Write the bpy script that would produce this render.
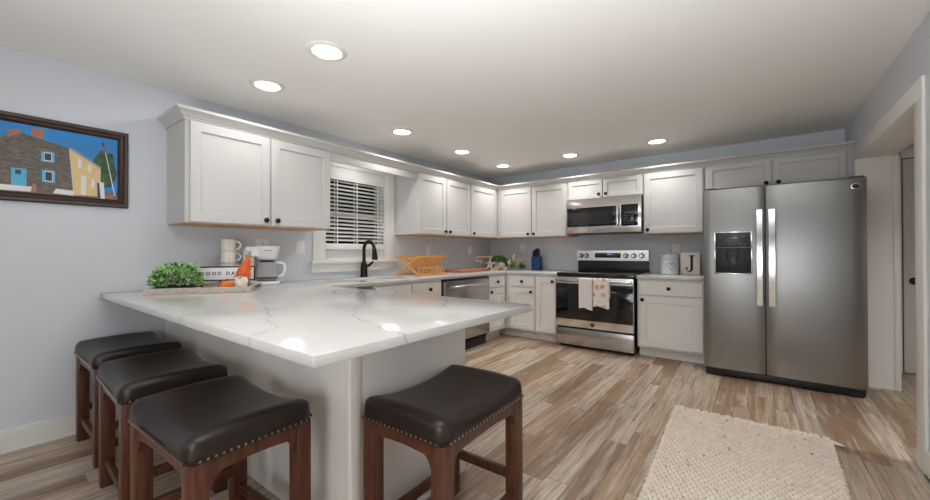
import bpy, bmesh, math, random
from mathutils import Vector, Matrix
random.seed(7)
PI = math.pi
S = bpy.context.scene
for o in list(bpy.data.objects):
    bpy.data.objects.remove(o)
COL = S.collection

# ------------------------------------------------------------------ camera
def make_camera(loc, yaw, pitch, roll, fpx):
    y, t, r = math.radians(yaw), math.radians(pitch), math.radians(roll)
    fw = Vector((-math.sin(y)*math.cos(t), math.cos(y)*math.cos(t), math.sin(t)))
    rt = Vector((math.cos(y), math.sin(y), 0))
    up = rt.cross(fw)
    r2 = rt*math.cos(r) + up*math.sin(r)
    u2 = up*math.cos(r) - rt*math.sin(r)
    cd = bpy.data.cameras.new('camera')
    cd.sensor_width = 36.0
    cd.lens = fpx/930*36.0
    cd.clip_start = 0.02
    c = bpy.data.objects.new('camera', cd)
    COL.objects.link(c)
    m = Matrix.Identity(4)
    for i in range(3):
        m[i][0] = r2[i]; m[i][1] = u2[i]; m[i][2] = -fw[i]; m[i][3] = loc[i]
    c.matrix_world = m
    S.camera = c
make_camera((3.50916, -5.30674, 1.16855), 37.336, 0.309, -0.141, 382.22)

# ------------------------------------------------------------------ world, exposure, big lights
W = bpy.data.worlds.new('night')
S.world = W
W.use_nodes = True
W.node_tree.nodes['Background'].inputs[0].default_value = (0.02, 0.025, 0.035, 1)
W.node_tree.nodes['Background'].inputs[1].default_value = 0.3
S.view_settings.view_transform = 'Standard'
S.view_settings.look = 'None'
S.view_settings.gamma = 1
S.view_settings.use_curve_mapping = False
S.view_settings.exposure = 0.14
LAMP_W = 3.8          # each recessed ceiling light
BOUNCE_W = 36.0       # photographer's flash bounced off the ceiling behind the camera
BOUNCE2_W = 8.0
FILL_W = 17.0
LENS_E = 9.0
PEN_W = 2.8
DINING_W = 0.5
SOFT_W = 6.0          # added unseen fill light at the far end of the dining side
WARM = (1.0, 0.985, 0.97)

def area_lamp(name, loc, size, power, color, rot=(0, 0, 0), parent=None, spread=PI, shape='DISK'):
    l = bpy.data.lights.new(name, 'AREA')
    l.shape = shape; l.size = size; l.energy = power; l.color = color; l.spread = spread
    o = bpy.data.objects.new(name, l)
    COL.objects.link(o)
    o.location = loc; o.rotation_euler = rot
    if parent: o.parent = parent
    return o
def aim(d): return Vector(d).to_track_quat('-Z', 'Y').to_euler()
area_lamp('bounce_flash', (3.3, -5.75, 1.2), 0.5, BOUNCE_W, (0.95, 0.98, 1.0), aim((0.0, 0.58, 0.81)), spread=math.radians(100))
area_lamp('bounce_flash', (2.7, -5.8, 0.9), 0.5, BOUNCE2_W, (0.95, 0.98, 1.0), aim((-0.42, 0.48, 0.77)), spread=math.radians(110))
area_lamp('fill_light', (3.3, -6.6, 0.9), 1.2, FILL_W, (0.95, 0.98, 1.0), (math.radians(93), 0, math.radians(20)))  # added unseen fill for the base cabinets and end panel
area_lamp('fill_light', (1.5, -7.4, 1.2), 1.0, SOFT_W, (0.95, 0.98, 1.0), (math.radians(92), 0, math.radians(-14)))

# ------------------------------------------------------------------ materials
def sock(n, i):
    return n.inputs[i]
class NT:
    def __init__(s, m):
        s.t = m.node_tree; s.b = s.t.nodes['Principled BSDF']
    def n(s, typ, **kw):
        n = s.t.nodes.new(typ)
        for k, v in kw.items(): setattr(n, k, v)
        return n
    def l(s, a, b): s.t.links.new(a, b)
    def math(s, op, a, b=None, c=None):
        n = s.n('ShaderNodeMath', operation=op)
        for i, v in enumerate((a, b, c)):
            if v is None: continue
            if isinstance(v, (int, float)): n.inputs[i].default_value = v
            else: s.l(v, n.inputs[i])
        return n.outputs[0]
    def mix(s, f, a, b, blend='MIX'):
        n = s.n('ShaderNodeMix', data_type='RGBA', blend_type=blend)
        for i, v in ((0, f), (6, a), (7, b)):
            if isinstance(v, (int, float)): n.inputs[i].default_value = v
            elif isinstance(v, tuple): n.inputs[i].default_value = (*v[:3], 1)
            else: s.l(v, n.inputs[i])
        return n.outputs[2]
    def pos(s):
        return s.n('ShaderNodeTexCoord').outputs['Object']
    def wpos(s):
        return s.n('ShaderNodeNewGeometry').outputs['Position']
    def noise(s, vec, scale, detail=2, rough=0.5, sc3=None, dist=0):
        if sc3:
            m = s.n('ShaderNodeMapping'); m.inputs['Scale'].default_value = sc3
            s.l(vec, m.inputs['Vector']); vec = m.outputs[0]
        n = s.n('ShaderNodeTexNoise')
        n.inputs['Scale'].default_value = scale; n.inputs['Detail'].default_value = detail
        n.inputs['Roughness'].default_value = rough; n.inputs['Distortion'].default_value = dist
        s.l(vec, n.inputs['Vector'])
        return n.outputs['Fac']
    def ramp(s, fac, stops, interp='LINEAR'):
        n = s.n('ShaderNodeValToRGB'); e = n.color_ramp.elements
        n.color_ramp.interpolation = interp
        while len(e) < len(stops): e.new(0.5)
        for i, (p, c) in enumerate(stops):
            e[i].position = p
            e[i].color = (*c[:3], 1) if isinstance(c, tuple) else (c, c, c, 1)
        s.l(fac, n.inputs[0])
        return n.outputs[0]
    def bump(s, h, strength, dist=0.01):
        n = s.n('ShaderNodeBump'); n.inputs['Strength'].default_value = strength
        n.inputs['Distance'].default_value = dist
        s.l(h, n.inputs['Height']); s.l(n.outputs[0], s.b.inputs['Normal'])

def srgb(r, g, b):
    f = lambda c: (c/12.92 if c <= 0.04045 else ((c+0.055)/1.055)**2.4)
    return (f(r/255), f(g/255), f(b/255))

MATS = {}
def mat(name, col, rough=0.5, metal=0.0, var=0.04, scale=6.0, bump=0.0, bscale=60.0, coat=0.0, spec=None, sc3=None, emit=0.0, trans=0.0):
    m = bpy.data.materials.new(name); m.use_nodes = True
    t = NT(m); b = t.b
    b.inputs['Roughness'].default_value = rough
    b.inputs['Metallic'].default_value = metal
    if coat: b.inputs['Coat Weight'].default_value = coat; b.inputs['Coat Roughness'].default_value = 0.12
    if spec is not None: b.inputs['Specular IOR Level'].default_value = spec
    if trans: b.inputs['Transmission Weight'].default_value = trans
    p = t.pos()
    f = t.noise(p, scale, 3, 0.55, sc3)
    lo = tuple(max(0, c*(1-var)) for c in col); hi = tuple(min(1, c*(1+var)) for c in col)
    t.l(t.ramp(f, [(0.3, lo), (0.7, hi)]), b.inputs['Base Color'])
    if emit:
        b.inputs['Emission Color'].default_value = (*col, 1); b.inputs['Emission Strength'].default_value = emit
    if bump:
        t.bump(t.noise(p, bscale, 2, 0.5, sc3), bump, 0.004)
    MATS[name] = m
    return m

WALL = mat('wall_paint_blue_grey', srgb(211, 215, 221), 0.55, var=0.012, scale=2, bump=0.05, bscale=180)
CEIL = mat('ceiling_paint', srgb(246, 244, 240), 0.7, var=0.01, scale=2, bump=0.06, bscale=120)
TRIMP = mat('trim_paint_white', srgb(232, 230, 225), 0.4, var=0.01)
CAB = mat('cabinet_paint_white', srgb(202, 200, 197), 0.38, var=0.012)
CABLOW = mat('cabinet_paint_lightened', srgb(234, 231, 226), 0.4, var=0.012)  # same white paint as the uppers, lightened to stand in for missing light
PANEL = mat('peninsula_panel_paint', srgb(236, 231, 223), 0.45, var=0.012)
RAWWOOD = mat('raw_maple', srgb(205, 160, 110), 0.5, var=0.12, sc3=(20, 2, 20))
KNOB = mat('dark_bronze', srgb(38, 34, 32), 0.35, 0.7)
BLACKPL = mat('black_plastic', srgb(22, 22, 23), 0.4)
BLACKGL = mat('black_glass', srgb(10, 10, 11), 0.06, coat=0.4)
WHITEPL = mat('white_plastic', srgb(235, 235, 236), 0.35, var=0.01)
CERAM = mat('white_ceramic', srgb(226, 227, 231), 0.2, var=0.015)
DKGREY = mat('dark_grey_panel', srgb(60, 60, 62), 0.3, 0.3)
BLUE = mat('blue_enamel', srgb(14, 66, 124), 0.35, var=0.08)
NAVY = mat('navy_handle', srgb(14, 24, 44), 0.4)
LEATHER = mat('dark_brown_leather', srgb(33, 23, 19), 0.36, var=0.2, scale=9, bump=0.12, bscale=220)
CHERRY = mat('dark_cherry_wood', srgb(84, 47, 30), 0.36, var=0.45, sc3=(14, 14, 1.5), scale=5)
NAIL = mat('antique_brass_nail', srgb(176, 164, 150), 0.3, 1.0)
BAMBOO = mat('bamboo', srgb(220, 158, 84), 0.45, var=0.14, sc3=(3, 18, 18))
BOARDW = mat('cherry_cutting_board', srgb(178, 108, 74), 0.45, var=0.15, sc3=(14, 2, 14))
SIGNWOOD = mat('pale_cut_wood', srgb(214, 186, 158), 0.6, var=0.06)
TRAYW = mat('whitewashed_wood', srgb(188, 176, 164), 0.7, var=0.2, sc3=(3, 12, 20), scale=5)
LEAF = mat('leaf_green', srgb(134, 178, 102), 0.5, var=0.35, scale=25)
LEAFL = mat('leaf_pale_green', srgb(176, 212, 146), 0.5, var=0.25, scale=25)
LEAFD = mat('leaf_dark_green', srgb(36, 98, 38), 0.5, var=0.4, scale=30)
SOIL = mat('dark_soil', srgb(40, 32, 26), 0.9, var=0.3)
ORANGE = mat('pumpkin_orange', srgb(232, 112, 24), 0.4, var=0.1)
FELT = mat('orange_felt', srgb(214, 98, 52), 0.85, var=0.15, scale=20, bump=0.3, bscale=200)
YELLOWF = mat('mustard_felt', srgb(222, 168, 70), 0.85, var=0.2, scale=30)
OLIVE = mat('olive_cloth', srgb(120, 116, 58), 0.85, var=0.2)
BEARD = mat('cream_beard', srgb(232, 222, 206), 0.9, var=0.12, scale=40, bump=0.5, bscale=120)
SKIN = mat('gnome_nose', srgb(222, 178, 146), 0.7)
BLACKM = mat('black_metal', srgb(20, 20, 21), 0.45, 0.3)
SIGNFACE = mat('white_sign_face', srgb(236, 236, 236), 0.6, var=0.01)
INK = mat('black_ink', srgb(24, 24, 26), 0.6)
CREAMB = mat('cream_sign_block', srgb(236, 226, 216), 0.7, var=0.03, scale=20)
RUGM0 = mat('ivory_wool_plain', srgb(230, 216, 202), 0.95, var=0.10, scale=45, bump=0.3, bscale=300)
def rug_mat():
    m = bpy.data.materials.new('ivory_wool_with_brown_flecks'); m.use_nodes = True
    t = NT(m); p = t.pos()
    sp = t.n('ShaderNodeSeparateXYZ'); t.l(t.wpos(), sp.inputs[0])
    gap_shade = t.ramp(t.math('DIVIDE', sp.outputs[2], 0.024), [(0.18, 1.0), (0.5, 0.0)])  # shade in the gaps between nubs, painted in by height
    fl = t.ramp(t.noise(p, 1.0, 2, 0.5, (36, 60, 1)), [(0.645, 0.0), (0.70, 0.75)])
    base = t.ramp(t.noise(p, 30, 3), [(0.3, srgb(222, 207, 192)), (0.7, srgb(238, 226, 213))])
    c = t.mix(t.math('MULTIPLY', gap_shade, 0.65), base, srgb(150, 130, 114))
    c = t.mix(fl, c, srgb(150, 132, 118))
    t.l(c, t.b.inputs['Base Color']); t.b.inputs['Roughness'].default_value = 0.95
    t.bump(t.noise(p, 300, 2), 0.3, 0.004)
    return m
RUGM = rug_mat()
FRAMEW = mat('walnut_frame', srgb(58, 36, 28), 0.35, var=0.3, sc3=(10, 2, 10))
NIGHT = mat('night_outside', srgb(18, 20, 24), 0.9)
BLINDM = mat('blind_white', srgb(238, 237, 233), 0.4, var=0.01)
PLATE = mat('outlet_plate_white', srgb(236, 236, 234), 0.35, var=0.01)
SLOT = mat('outlet_slot', srgb(70, 70, 72), 0.5)
MUGM = mat('cream_mug', srgb(232, 224, 214), 0.3, var=0.04)
MUGDOT = mat('mug_brown_band', srgb(150, 112, 96), 0.4)
TANK = mat('smoky_tank', srgb(205, 190, 180), 0.3)
GREYTXT = mat('grey_print', srgb(130, 132, 138), 0.6)
CYAN = mat('clock_display', srgb(110, 150, 200), 0.4, emit=0.5)
CLOUDW = mat('glass_mark', srgb(46, 46, 48), 0.12)

def stainless(name, col, rough, sc3, bstr=0.02):
    m = bpy.data.materials.new(name); m.use_nodes = True
    t = NT(m)
    t.b.inputs['Metallic'].default_value = 1.0
    p = t.pos()
    f = t.noise(p, 1.0, 3, 0.6, sc3)
    t.l(t.ramp(f, [(0.25, tuple(c*0.94 for c in col)), (0.75, tuple(min(1, c*1.05) for c in col))]), t.b.inputs['Base Color'])
    t.b.inputs['Roughness'].default_value = rough
    t.b.inputs['Anisotropic'].default_value = 0.6
    t.bump(f, bstr, 0.002)
    return m
STEEL = stainless('brushed_stainless', (0.33, 0.325, 0.315), 0.3, (2, 2, 320))
STEELV = stainless('bright_stainless', (0.74, 0.73, 0.72), 0.2, (4, 4, 90))
STEELM = stainless('satin_stainless', (0.52, 0.515, 0.505), 0.27, (2, 2, 320))
CHROME = mat('chrome', (0.75, 0.75, 0.76), 0.12, 1.0)

def glass(name, col, rough=0.0, mixf=0.85, body=(0.02, 0.02, 0.02)):
    m = bpy.data.materials.new(name); m.use_nodes = True
    t = NT(m)
    tr = t.n('ShaderNodeBsdfTransparent'); tr.inputs[0].default_value = (*col, 1)
    t.b.inputs['Roughness'].default_value = 0.03
    t.b.inputs['Base Color'].default_value = (*body, 1)
    mx = t.n('ShaderNodeMixShader'); mx.inputs[0].default_value = mixf
    t.l(t.b.outputs[0], mx.inputs[1]); t.l(tr.outputs[0], mx.inputs[2])
    t.l(mx.outputs[0], t.t.nodes['Material Output'].inputs[0])
    return m
PANE = glass('window_glass', (0.9, 0.92, 0.93), 0, 0.8)
CARAFE = glass('carafe_glass', (0.98, 0.98, 0.985), 0, 0.72, (0.75, 0.75, 0.76))  # light grey body colour stands in for reflections on the glass

def quartz():
    m = bpy.data.materials.new('white_quartz_with_grey_veins'); m.use_nodes = True
    t = NT(m); b = t.b
    p = t.wpos()
    nz = t.n('ShaderNodeTexNoise'); nz.inputs['Scale'].default_value = 5.0; nz.inputs['Detail'].default_value = 4
    t.l(p, nz.inputs['Vector'])
    sub = t.n('ShaderNodeVectorMath', operation='SUBTRACT'); sub.inputs[1].default_value = (0.5, 0.5, 0.5)
    t.l(nz.outputs['Color'], sub.inputs[0])
    scl = t.n('ShaderNodeVectorMath', operation='SCALE'); scl.inputs['Scale'].default_value = 0.13
    t.l(sub.outputs[0], scl.inputs[0])
    add = t.n('ShaderNodeVectorMath', operation='ADD'); t.l(p, add.inputs[0]); t.l(scl.outputs[0], add.inputs[1])
    sp = t.n('ShaderNodeSeparateXYZ'); t.l(add.outputs[0], sp.inputs[0])
    X, Y = sp.outputs[0], sp.outputs[1]
    polys = [[(1.60,-4.80),(1.50,-4.46),(1.43,-4.33),(1.74,-4.45),(1.96,-4.57),(2.14,-4.64),(2.24,-4.80)],
             [(1.30,-3.50),(1.48,-3.65),(2.04,-4.23),(2.2,-4.335),(2.4,-4.38),(2.62,-4.45)],
             [(0.55,-4.78),(0.76,-4.62),(1.43,-4.34)], [(0.9,-3.5),(1.0,-4.0),(0.7,-4.3)],
             [(0.2,-2.2),(0.5,-1.5),(0.4,-0.9)], [(2.0,-3.5),(2.3,-3.9)]]
    d = None
    for pl in polys:
        for (ax, ay), (bx, by) in zip(pl, pl[1:]):
            dx, dy = bx-ax, by-ay; L2 = dx*dx+dy*dy
            px = t.math('SUBTRACT', X, ax); py = t.math('SUBTRACT', Y, ay)
            dot = t.math('MULTIPLY_ADD', px, dx/L2, t.math('MULTIPLY', py, dy/L2))
            n = t.n('ShaderNodeClamp'); t.l(dot, n.inputs[0]); h = n.outputs[0]
            qx = t.math('MULTIPLY_ADD', h, -dx, px); qy = t.math('MULTIPLY_ADD', h, -dy, py)
            q = t.math('ADD', t.math('MULTIPLY', qx, qx), t.math('MULTIPLY', qy, qy))
            d = q if d is None else t.math('MINIMUM', d, q)
    d = t.math('SQRT', d)
    wv = t.noise(p, 9, 3)
    wdt = t.math('MULTIPLY_ADD', wv, 0.014, -0.003)
    core = t.n('ShaderNodeMapRange'); core.inputs[3].default_value = 1; core.inputs[4].default_value = 0
    t.l(d, core.inputs[0]); core.inputs[1].default_value = 0.0; t.l(wdt, core.inputs[2])
    halo = t.n('ShaderNodeMapRange'); halo.inputs[3].default_value = 1; halo.inputs[4].default_value = 0
    t.l(d, halo.inputs[0]); halo.inputs[1].default_value = 0.0; halo.inputs[2].default_value = 0.04
    base = t.ramp(t.noise(p, 2.2, 4, 0.6), [(0.35, srgb(199, 197, 194)), (0.7, srgb(208, 206, 203))])
    c1 = t.mix(t.math('MULTIPLY', halo.outputs[0], 0.16), base, srgb(176, 172, 166))
    c2 = t.mix(t.math('MULTIPLY', core.outputs[0], 0.55), c1, srgb(128, 124, 118))
    t.l(c2, b.inputs['Base Color'])
    b.inputs['Roughness'].default_value = 0.13
    b.inputs['Specular IOR Level'].default_value = 0.5
    return m
QUARTZ = quartz()

def floor_wood():
    m = bpy.data.materials.new('rustic_vinyl_planks'); m.use_nodes = True
    t = NT(m); b = t.b
    p = t.wpos()
    sp = t.n('ShaderNodeSeparateXYZ'); t.l(p, sp.inputs[0]); X, Y = sp.outputs[0], sp.outputs[1]
    PW, PL = 0.122, 1.25
    u = t.math('DIVIDE', t.math('ADD', X, 0.05), PW)
    row = t.math('FLOOR', u)
    def wn(v, w):
        n = t.n('ShaderNodeTexWhiteNoise', noise_dimensions='2D')
        c = t.n('ShaderNodeCombineXYZ'); t.l(v, c.inputs[0])
        if isinstance(w, (int, float)): c.inputs[1].default_value = w
        else: t.l(w, c.inputs[1])
        t.l(c.outputs[0], n.inputs['Vector'])
        return n
    ro = wn(row, 3.7).outputs['Value']
    v = t.math('ADD', t.math('DIVIDE', Y, PL), t.math('MULTIPLY', ro, 7.3))
    colm = t.math('FLOOR', v)
    idn = wn(row, colm); idv = idn.outputs['Value']
    sep = t.n('ShaderNodeSeparateColor'); t.l(idn.outputs['Color'], sep.inputs[0])
    # grain coordinates shifted per board
    cb = t.n('ShaderNodeCombineXYZ')
    t.l(t.math('ADD', X, t.math('MULTIPLY', idv, 37.0)), cb.inputs[0]); t.l(t.math('ADD', Y, t.math('MULTIPLY', sep.outputs[1], 91.0)), cb.inputs[1])
    g = cb.outputs[0]
    streak = t.noise(g, 1.0, 5, 0.65, (30, 1.3, 1), 0.5)
    fine = t.noise(g, 1.0, 3, 0.6, (120, 5, 1))
    patch = t.noise(g, 1.0, 4, 0.6, (16, 1.7, 1), 0.35)
    base = t.ramp(idv, [(0.0, srgb(150, 120, 94)), (0.12, srgb(200, 180, 157)), (0.26, srgb(208, 192, 172)), (0.42, srgb(184, 154, 124)),
                        (0.54, srgb(196, 180, 162)), (0.70, srgb(204, 182, 154)), (0.84, srgb(168, 136, 106)), (0.94, srgb(136, 106, 82))], 'CONSTANT')
    c = t.mix(t.ramp(streak, [(0.42, 0.0), (0.66, 0.8)]), base, srgb(126, 98, 78))
    c = t.mix(t.ramp(patch, [(0.52, 0.0), (0.74, 0.7)]), c, srgb(222, 214, 204))
    c = t.mix(t.ramp(t.noise(g, 1.0, 3, 0.5, (14, 1.6, 1), 0.4), [(0.58, 0.0), (0.75, 0.5)]), c, srgb(230, 180, 139))
    c = t.mix(t.ramp(fine, [(0.35, 0.35), (0.6, 0.0)]), c, srgb(134, 114, 99))
    c = t.mix(t.ramp(t.noise(g, 1.0, 4, 0.7, (75, 2.6, 1), 0.3), [(0.56, 0.0), (0.68, 0.85)]), c, srgb(84, 62, 48))
    fu = t.math('FRACT', u); fv = t.math('FRACT', v)
    eu = t.math('MINIMUM', fu, t.math('SUBTRACT', 1.0, fu)); ev = t.math('MULTIPLY', t.math('MINIMUM', fv, t.math('SUBTRACT', 1.0, fv)), PL/PW)
    e = t.math('MINIMUM', eu, ev)
    seam = t.ramp(e, [(0.0, 1.0), (0.03, 0.0)])
    c = t.mix(t.math('MULTIPLY', seam, 0.75), c, srgb(102, 85, 75))
    t.l(c, b.inputs['Base Color'])
    t.l(t.math('MULTIPLY_ADD', fine, 0.2, 0.28), b.inputs['Roughness'])
    h = t.math('SUBTRACT', t.math('MULTIPLY', streak, 0.3), t.math('MULTIPLY', seam, 1.0))
    t.bump(h, 0.25, 0.004)
    return m
FLOORM = floor_wood()

def towel_mat():
    m = bpy.data.materials.new('towel_with_orange_print'); m.use_nodes = True
    t = NT(m); p = t.pos()
    v = t.n('ShaderNodeTexVoronoi'); v.voronoi_dimensions = '2D'; v.inputs['Scale'].default_value = 9.5; v.inputs['Randomness'].default_value = 0.55
    sp = t.n('ShaderNodeSeparateXYZ'); t.l(p, sp.inputs[0]); cb = t.n('ShaderNodeCombineXYZ'); t.l(sp.outputs[0], cb.inputs[0]); t.l(sp.outputs[2], cb.inputs[1])
    t.l(cb.outputs[0], v.inputs['Vector'])
    f = t.ramp(v.outputs['Distance'], [(0.20, 1.0), (0.30, 0.0)])
    inner = t.ramp(t.noise(p, 60, 2), [(0.4, srgb(208, 132, 78)), (0.6, srgb(238, 200, 165))])
    t.l(t.mix(f, srgb(236, 230, 226), inner), t.b.inputs['Base Color'])
    t.b.inputs['Roughness'].default_value = 0.9
    t.bump(t.noise(p, 250, 2), 0.3, 0.003)
    return m
TOWELP = towel_mat()
def stripe_towel():
    m = bpy.data.materials.new('towel_with_pale_check'); m.use_nodes = True
    t = NT(m); p = t.pos()
    w = t.n('ShaderNodeTexWave'); w.inputs['Scale'].default_value = 14; w.bands_direction = 'X'
    t.l(p, w.inputs['Vector'])
    t.l(t.ramp(w.outputs['Fac'], [(0.6, srgb(238, 234, 232)), (0.95, srgb(226, 206, 200))]), t.b.inputs['Base Color'])
    t.b.inputs['Roughness'].default_value = 0.9
    t.bump(t.noise(p, 250, 2), 0.3, 0.003)
    return m
TOWELS = stripe_towel()
def mug_mat():
    return MUGM

# ------------------------------------------------------------------ mesh helpers
WM = {}
class MB:
    def __init__(s):
        s.bm = bmesh.new(); s.mats = []; s.ci = 0
    def m(s, material):
        if material not in s.mats: s.mats.append(material)
        s.ci = s.mats.index(material); return s
    def face(s, vs):
        try:
            f = s.bm.faces.new(vs); f.material_index = s.ci; return f
        except ValueError:
            return None
    def verts(s, cos): return [s.bm.verts.new(c) for c in cos]
    def box(s, x0, x1, y0, y1, z0, z1, bev=0.0, seg=2, mtx=None):
        co = [(x, y, z) for z in (z0, z1) for y in (y0, y1) for x in (x0, x1)]
        if mtx is not None: co = [mtx @ Vector(c) for c in co]
        v = s.verts(co)
        fs = [s.face([v[i] for i in q]) for q in ((0,2,3,1),(4,5,7,6),(0,1,5,4),(2,6,7,3),(0,4,6,2),(1,3,7,5))]
        if bev > 0:
            es = list({e for f in fs for e in f.edges})
            r = bmesh.ops.bevel(s.bm, geom=es, offset=bev, segments=seg, profile=0.5, affect='EDGES', clamp_overlap=True)
            for f in r['faces']: f.material_index = s.ci
        return s
    def prism(s, pts, fn, a0, a1):
        """pts: 2D polygon; fn(u, v, a) -> 3D"""
        A = s.verts([fn(u, v, a0) for u, v in pts]); B = s.verts([fn(u, v, a1) for u, v in pts])
        n = len(pts)
        s.face(A[::-1]); s.face(B)
        for i in range(n): s.face([A[i], A[(i+1) % n], B[(i+1) % n], B[i]])
        return s
    def lathe(s, prof, fn=None, seg=24, cap=True, a0=0, a1=2*PI):
        """prof: [(r, h)]; fn(x, y, h) -> 3D"""
        fn = fn or (lambda x, y, h: (x, y, h))
        full = abs(a1-a0-2*PI) < 1e-6
        n = seg if full else seg+1
        rings = []
        for r, h in prof:
            if r < 1e-6: rings.append([s.bm.verts.new(fn(0, 0, h))])
            else: rings.append([s.bm.verts.new(fn(r*math.cos(a0+(a1-a0)*i/seg), r*math.sin(a0+(a1-a0)*i/seg), h)) for i in range(n)])
        for A, B in zip(rings, rings[1:]):
            for i in range(seg):
                j = (i+1) % n
                if len(A) == 1 and len(B) == 1: continue
                if len(A) == 1: s.face([A[0], B[i], B[j]])
                elif len(B) == 1: s.face([A[i], A[j], B[0]])
                else: s.face([A[i], A[j], B[j], B[i]])
        if cap and full:
            if len(rings[0]) > 1: s.face(rings[0][::-1])
            if len(rings[-1]) > 1: s.face(rings[-1])
        return s
    def tube(s, pts, rad, seg=8, closed=False, flat=None):
        pts = [Vector(p) for p in pts]; n = len(pts)
        rings = []; prev = None
        for i, p in enumerate(pts):
            a = pts[(i-1) % n] if (closed or i > 0) else p; b = pts[(i+1) % n] if (closed or i < n-1) else p
            d = (b-a).normalized()
            if prev is None:
                ref = Vector((0, 0, 1)) if abs(d.z) < 0.9 else Vector((1, 0, 0))
                u = d.cross(ref).normalized()
            else:
                u = (prev - d*prev.dot(d)).normalized()
            prev = u; w = d.cross(u)
            r = rad[i] if isinstance(rad, (list, tuple)) else rad
            rings.append([s.bm.verts.new(p + u*r*math.cos(2*PI*k/seg) + w*r*math.sin(2*PI*k/seg)) for k in range(seg)])
        m = n if closed else n-1
        for i in range(m):
            A, B = rings[i], rings[(i+1) % n]
            for k in range(seg): s.face([A[k], A[(k+1) % seg], B[(k+1) % seg], B[k]])
        if not closed: s.face(rings[0][::-1]); s.face(rings[-1])
        return s
    def sphere(s, c, r, sc=(1, 1, 1), seg=12, rings=8):
        pr = [(r*math.sin(PI*i/rings), -r*math.cos(PI*i/rings)) for i in range(rings+1)]
        return s.lathe(pr, lambda x, y, h: (c[0]+x*sc[0], c[1]+y*sc[1], c[2]+h*sc[2]), seg)
    def build(s, name, parent=None, angle=35, mtx=None):
        bmesh.ops.recalc_face_normals(s.bm, faces=s.bm.faces[:])
        me = bpy.data.meshes.new(name)
        s.bm.to_mesh(me); s.bm.free()
        for k in s.mats: me.materials.append(k)
        if mtx is not None: me.transform(mtx)
        if parent is not None:
            me.transform(WM[parent.name].inverted())
        for p in me.polygons: p.use_smooth = True
        me.set_sharp_from_angle(angle=math.radians(angle))
        o = bpy.data.objects.new(name, me); COL.objects.link(o)
        if parent is not None:
            o.parent = parent; WM[o.name] = WM[parent.name]
        else: WM[o.name] = Matrix.Identity(4)
        return o

def tag(o, label, cat=None, group=None):
    o['label'] = label
    if cat: o['category'] = cat
    if group: o['group'] = group
    return o
def thing(name, label, cat, loc=(0, 0, 0), group=None):
    o = bpy.data.objects.new(name, None); COL.objects.link(o)
    o.empty_display_size = 0.1
    o.location = loc; WM[o.name] = Matrix.Translation(Vector(loc))
    return tag(o, label, cat, group)
def struct(mb, name, label=None, parent=None, angle=35):
    o = mb.build(name, parent, angle)
    o['kind'] = 'structure'
    if label: o['label'] = label
    if not parent and label: o['category'] = name.split('_')[0]
    return o
def copy_tree(o, parent=None):
    c = o.copy(); COL.objects.link(c)
    if parent: c.parent = parent
    for ch in o.children: copy_tree(ch, c)
    return c

def wmap(face, plane):
    """(u, n, z): u along the wall, n outward"""
    if face == 'x': return lambda u, n, z: (plane+n, u, z)
    return lambda u, n, z: (u, plane-n, z)
def shaker(parent, face, plane, u0, u1, z0, z1, m=None, knob=None, rail=0.066, th=0.022, label=None, name='door'):
    P = wmap(face, plane); mb = MB().m(m or CAB)
    ch = 0.004; rec = 0.011; sl = 0.004
    def ring(a, n): return mb.verts([P(u0+a, n, z0+a), P(u1-a, n, z0+a), P(u1-a, n, z1-a), P(u0+a, n, z1-a)])
    R = [ring(0, 0), ring(0, th-ch), ring(ch, th), ring(rail, th), ring(rail+sl, th-rec)]
    for A, B in zip(R, R[1:]):
        for i in range(4): mb.face([A[i], A[(i+1) % 4], B[(i+1) % 4], B[i]])
    mb.face(R[-1]); mb.face(R[0][::-1])
    o = mb.build(name, parent, 25)
    if knob: add_knob(o, P, knob[0], knob[1], th)
    return o
def slab_front(parent, face, plane, u0, u1, z0, z1, m=None, knob=None, th=0.022, name='drawer'):
    P = wmap(face, plane); mb = MB().m(m or CAB); ch = 0.005
    def ring(a, n): return mb.verts([P(u0+a, n, z0+a), P(u1-a, n, z0+a), P(u1-a, n, z1-a), P(u0+a, n, z1-a)])
    R = [ring(0, 0), ring(0, th-ch), ring(ch, th)]
    for A, B in zip(R, R[1:]):
        for i in range(4): mb.face([A[i], A[(i+1) % 4], B[(i+1) % 4], B[i]])
    mb.face(R[-1]); mb.face(R[0][::-1])
    o = mb.build(name, parent, 25)
    if knob: add_knob(o, P, knob[0], knob[1], th)
    return o
def add_knob(door, P, u, z, n0):
    prof = [(0.0, 0), (0.010, 0), (0.008, 0.012), (0.014, 0.018), (0.0205, 0.024), (0.0195, 0.031), (0.011, 0.036), (0, 0.037)]
    MB().m(KNOB).lathe(prof, lambda x, y, h: P(u+x, n0+h, z+y), 16).build('knob', door, 40)

# ------------------------------------------------------------------ room
H = 2.385; RX = 4.213; BY = -8.6; CT = 0.90
mb = MB().m(FLOORM).box(-0.3, 6.2, BY-0.2, 0.4, -0.06, 0.0); struct(mb, 'floor', 'rustic multi-toned wood plank floor')
mb = MB().m(CEIL).box(-0.3, 6.2, BY-0.2, 0.4, H, H+0.06); struct(mb, 'ceiling', 'smooth off-white ceiling with recessed lights')
WY0, WY1, WZ0, WZ1 = -3.075, -2.265, 1.075, 2.075
mb = MB().m(WALL)
mb.box(-0.16, 0, BY, WY0, 0, H); mb.box(-0.16, 0, WY1, 0.14, 0, H); mb.box(-0.16, 0, WY0, WY1, 0, WZ0); mb.box(-0.16, 0, WY0, WY1, WZ1, H)
struct(mb, 'wall_left', 'pale blue-grey wall with the window and framed picture')
mb = MB().m(WALL).box(0, RX, 0, 0.14, 0, H); struct(mb, 'wall_back', 'pale blue-grey wall behind the range and fridge')
OY0, OY1, OZ = -2.15, -0.555, 1.985
mb = MB().m(WALL)
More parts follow.
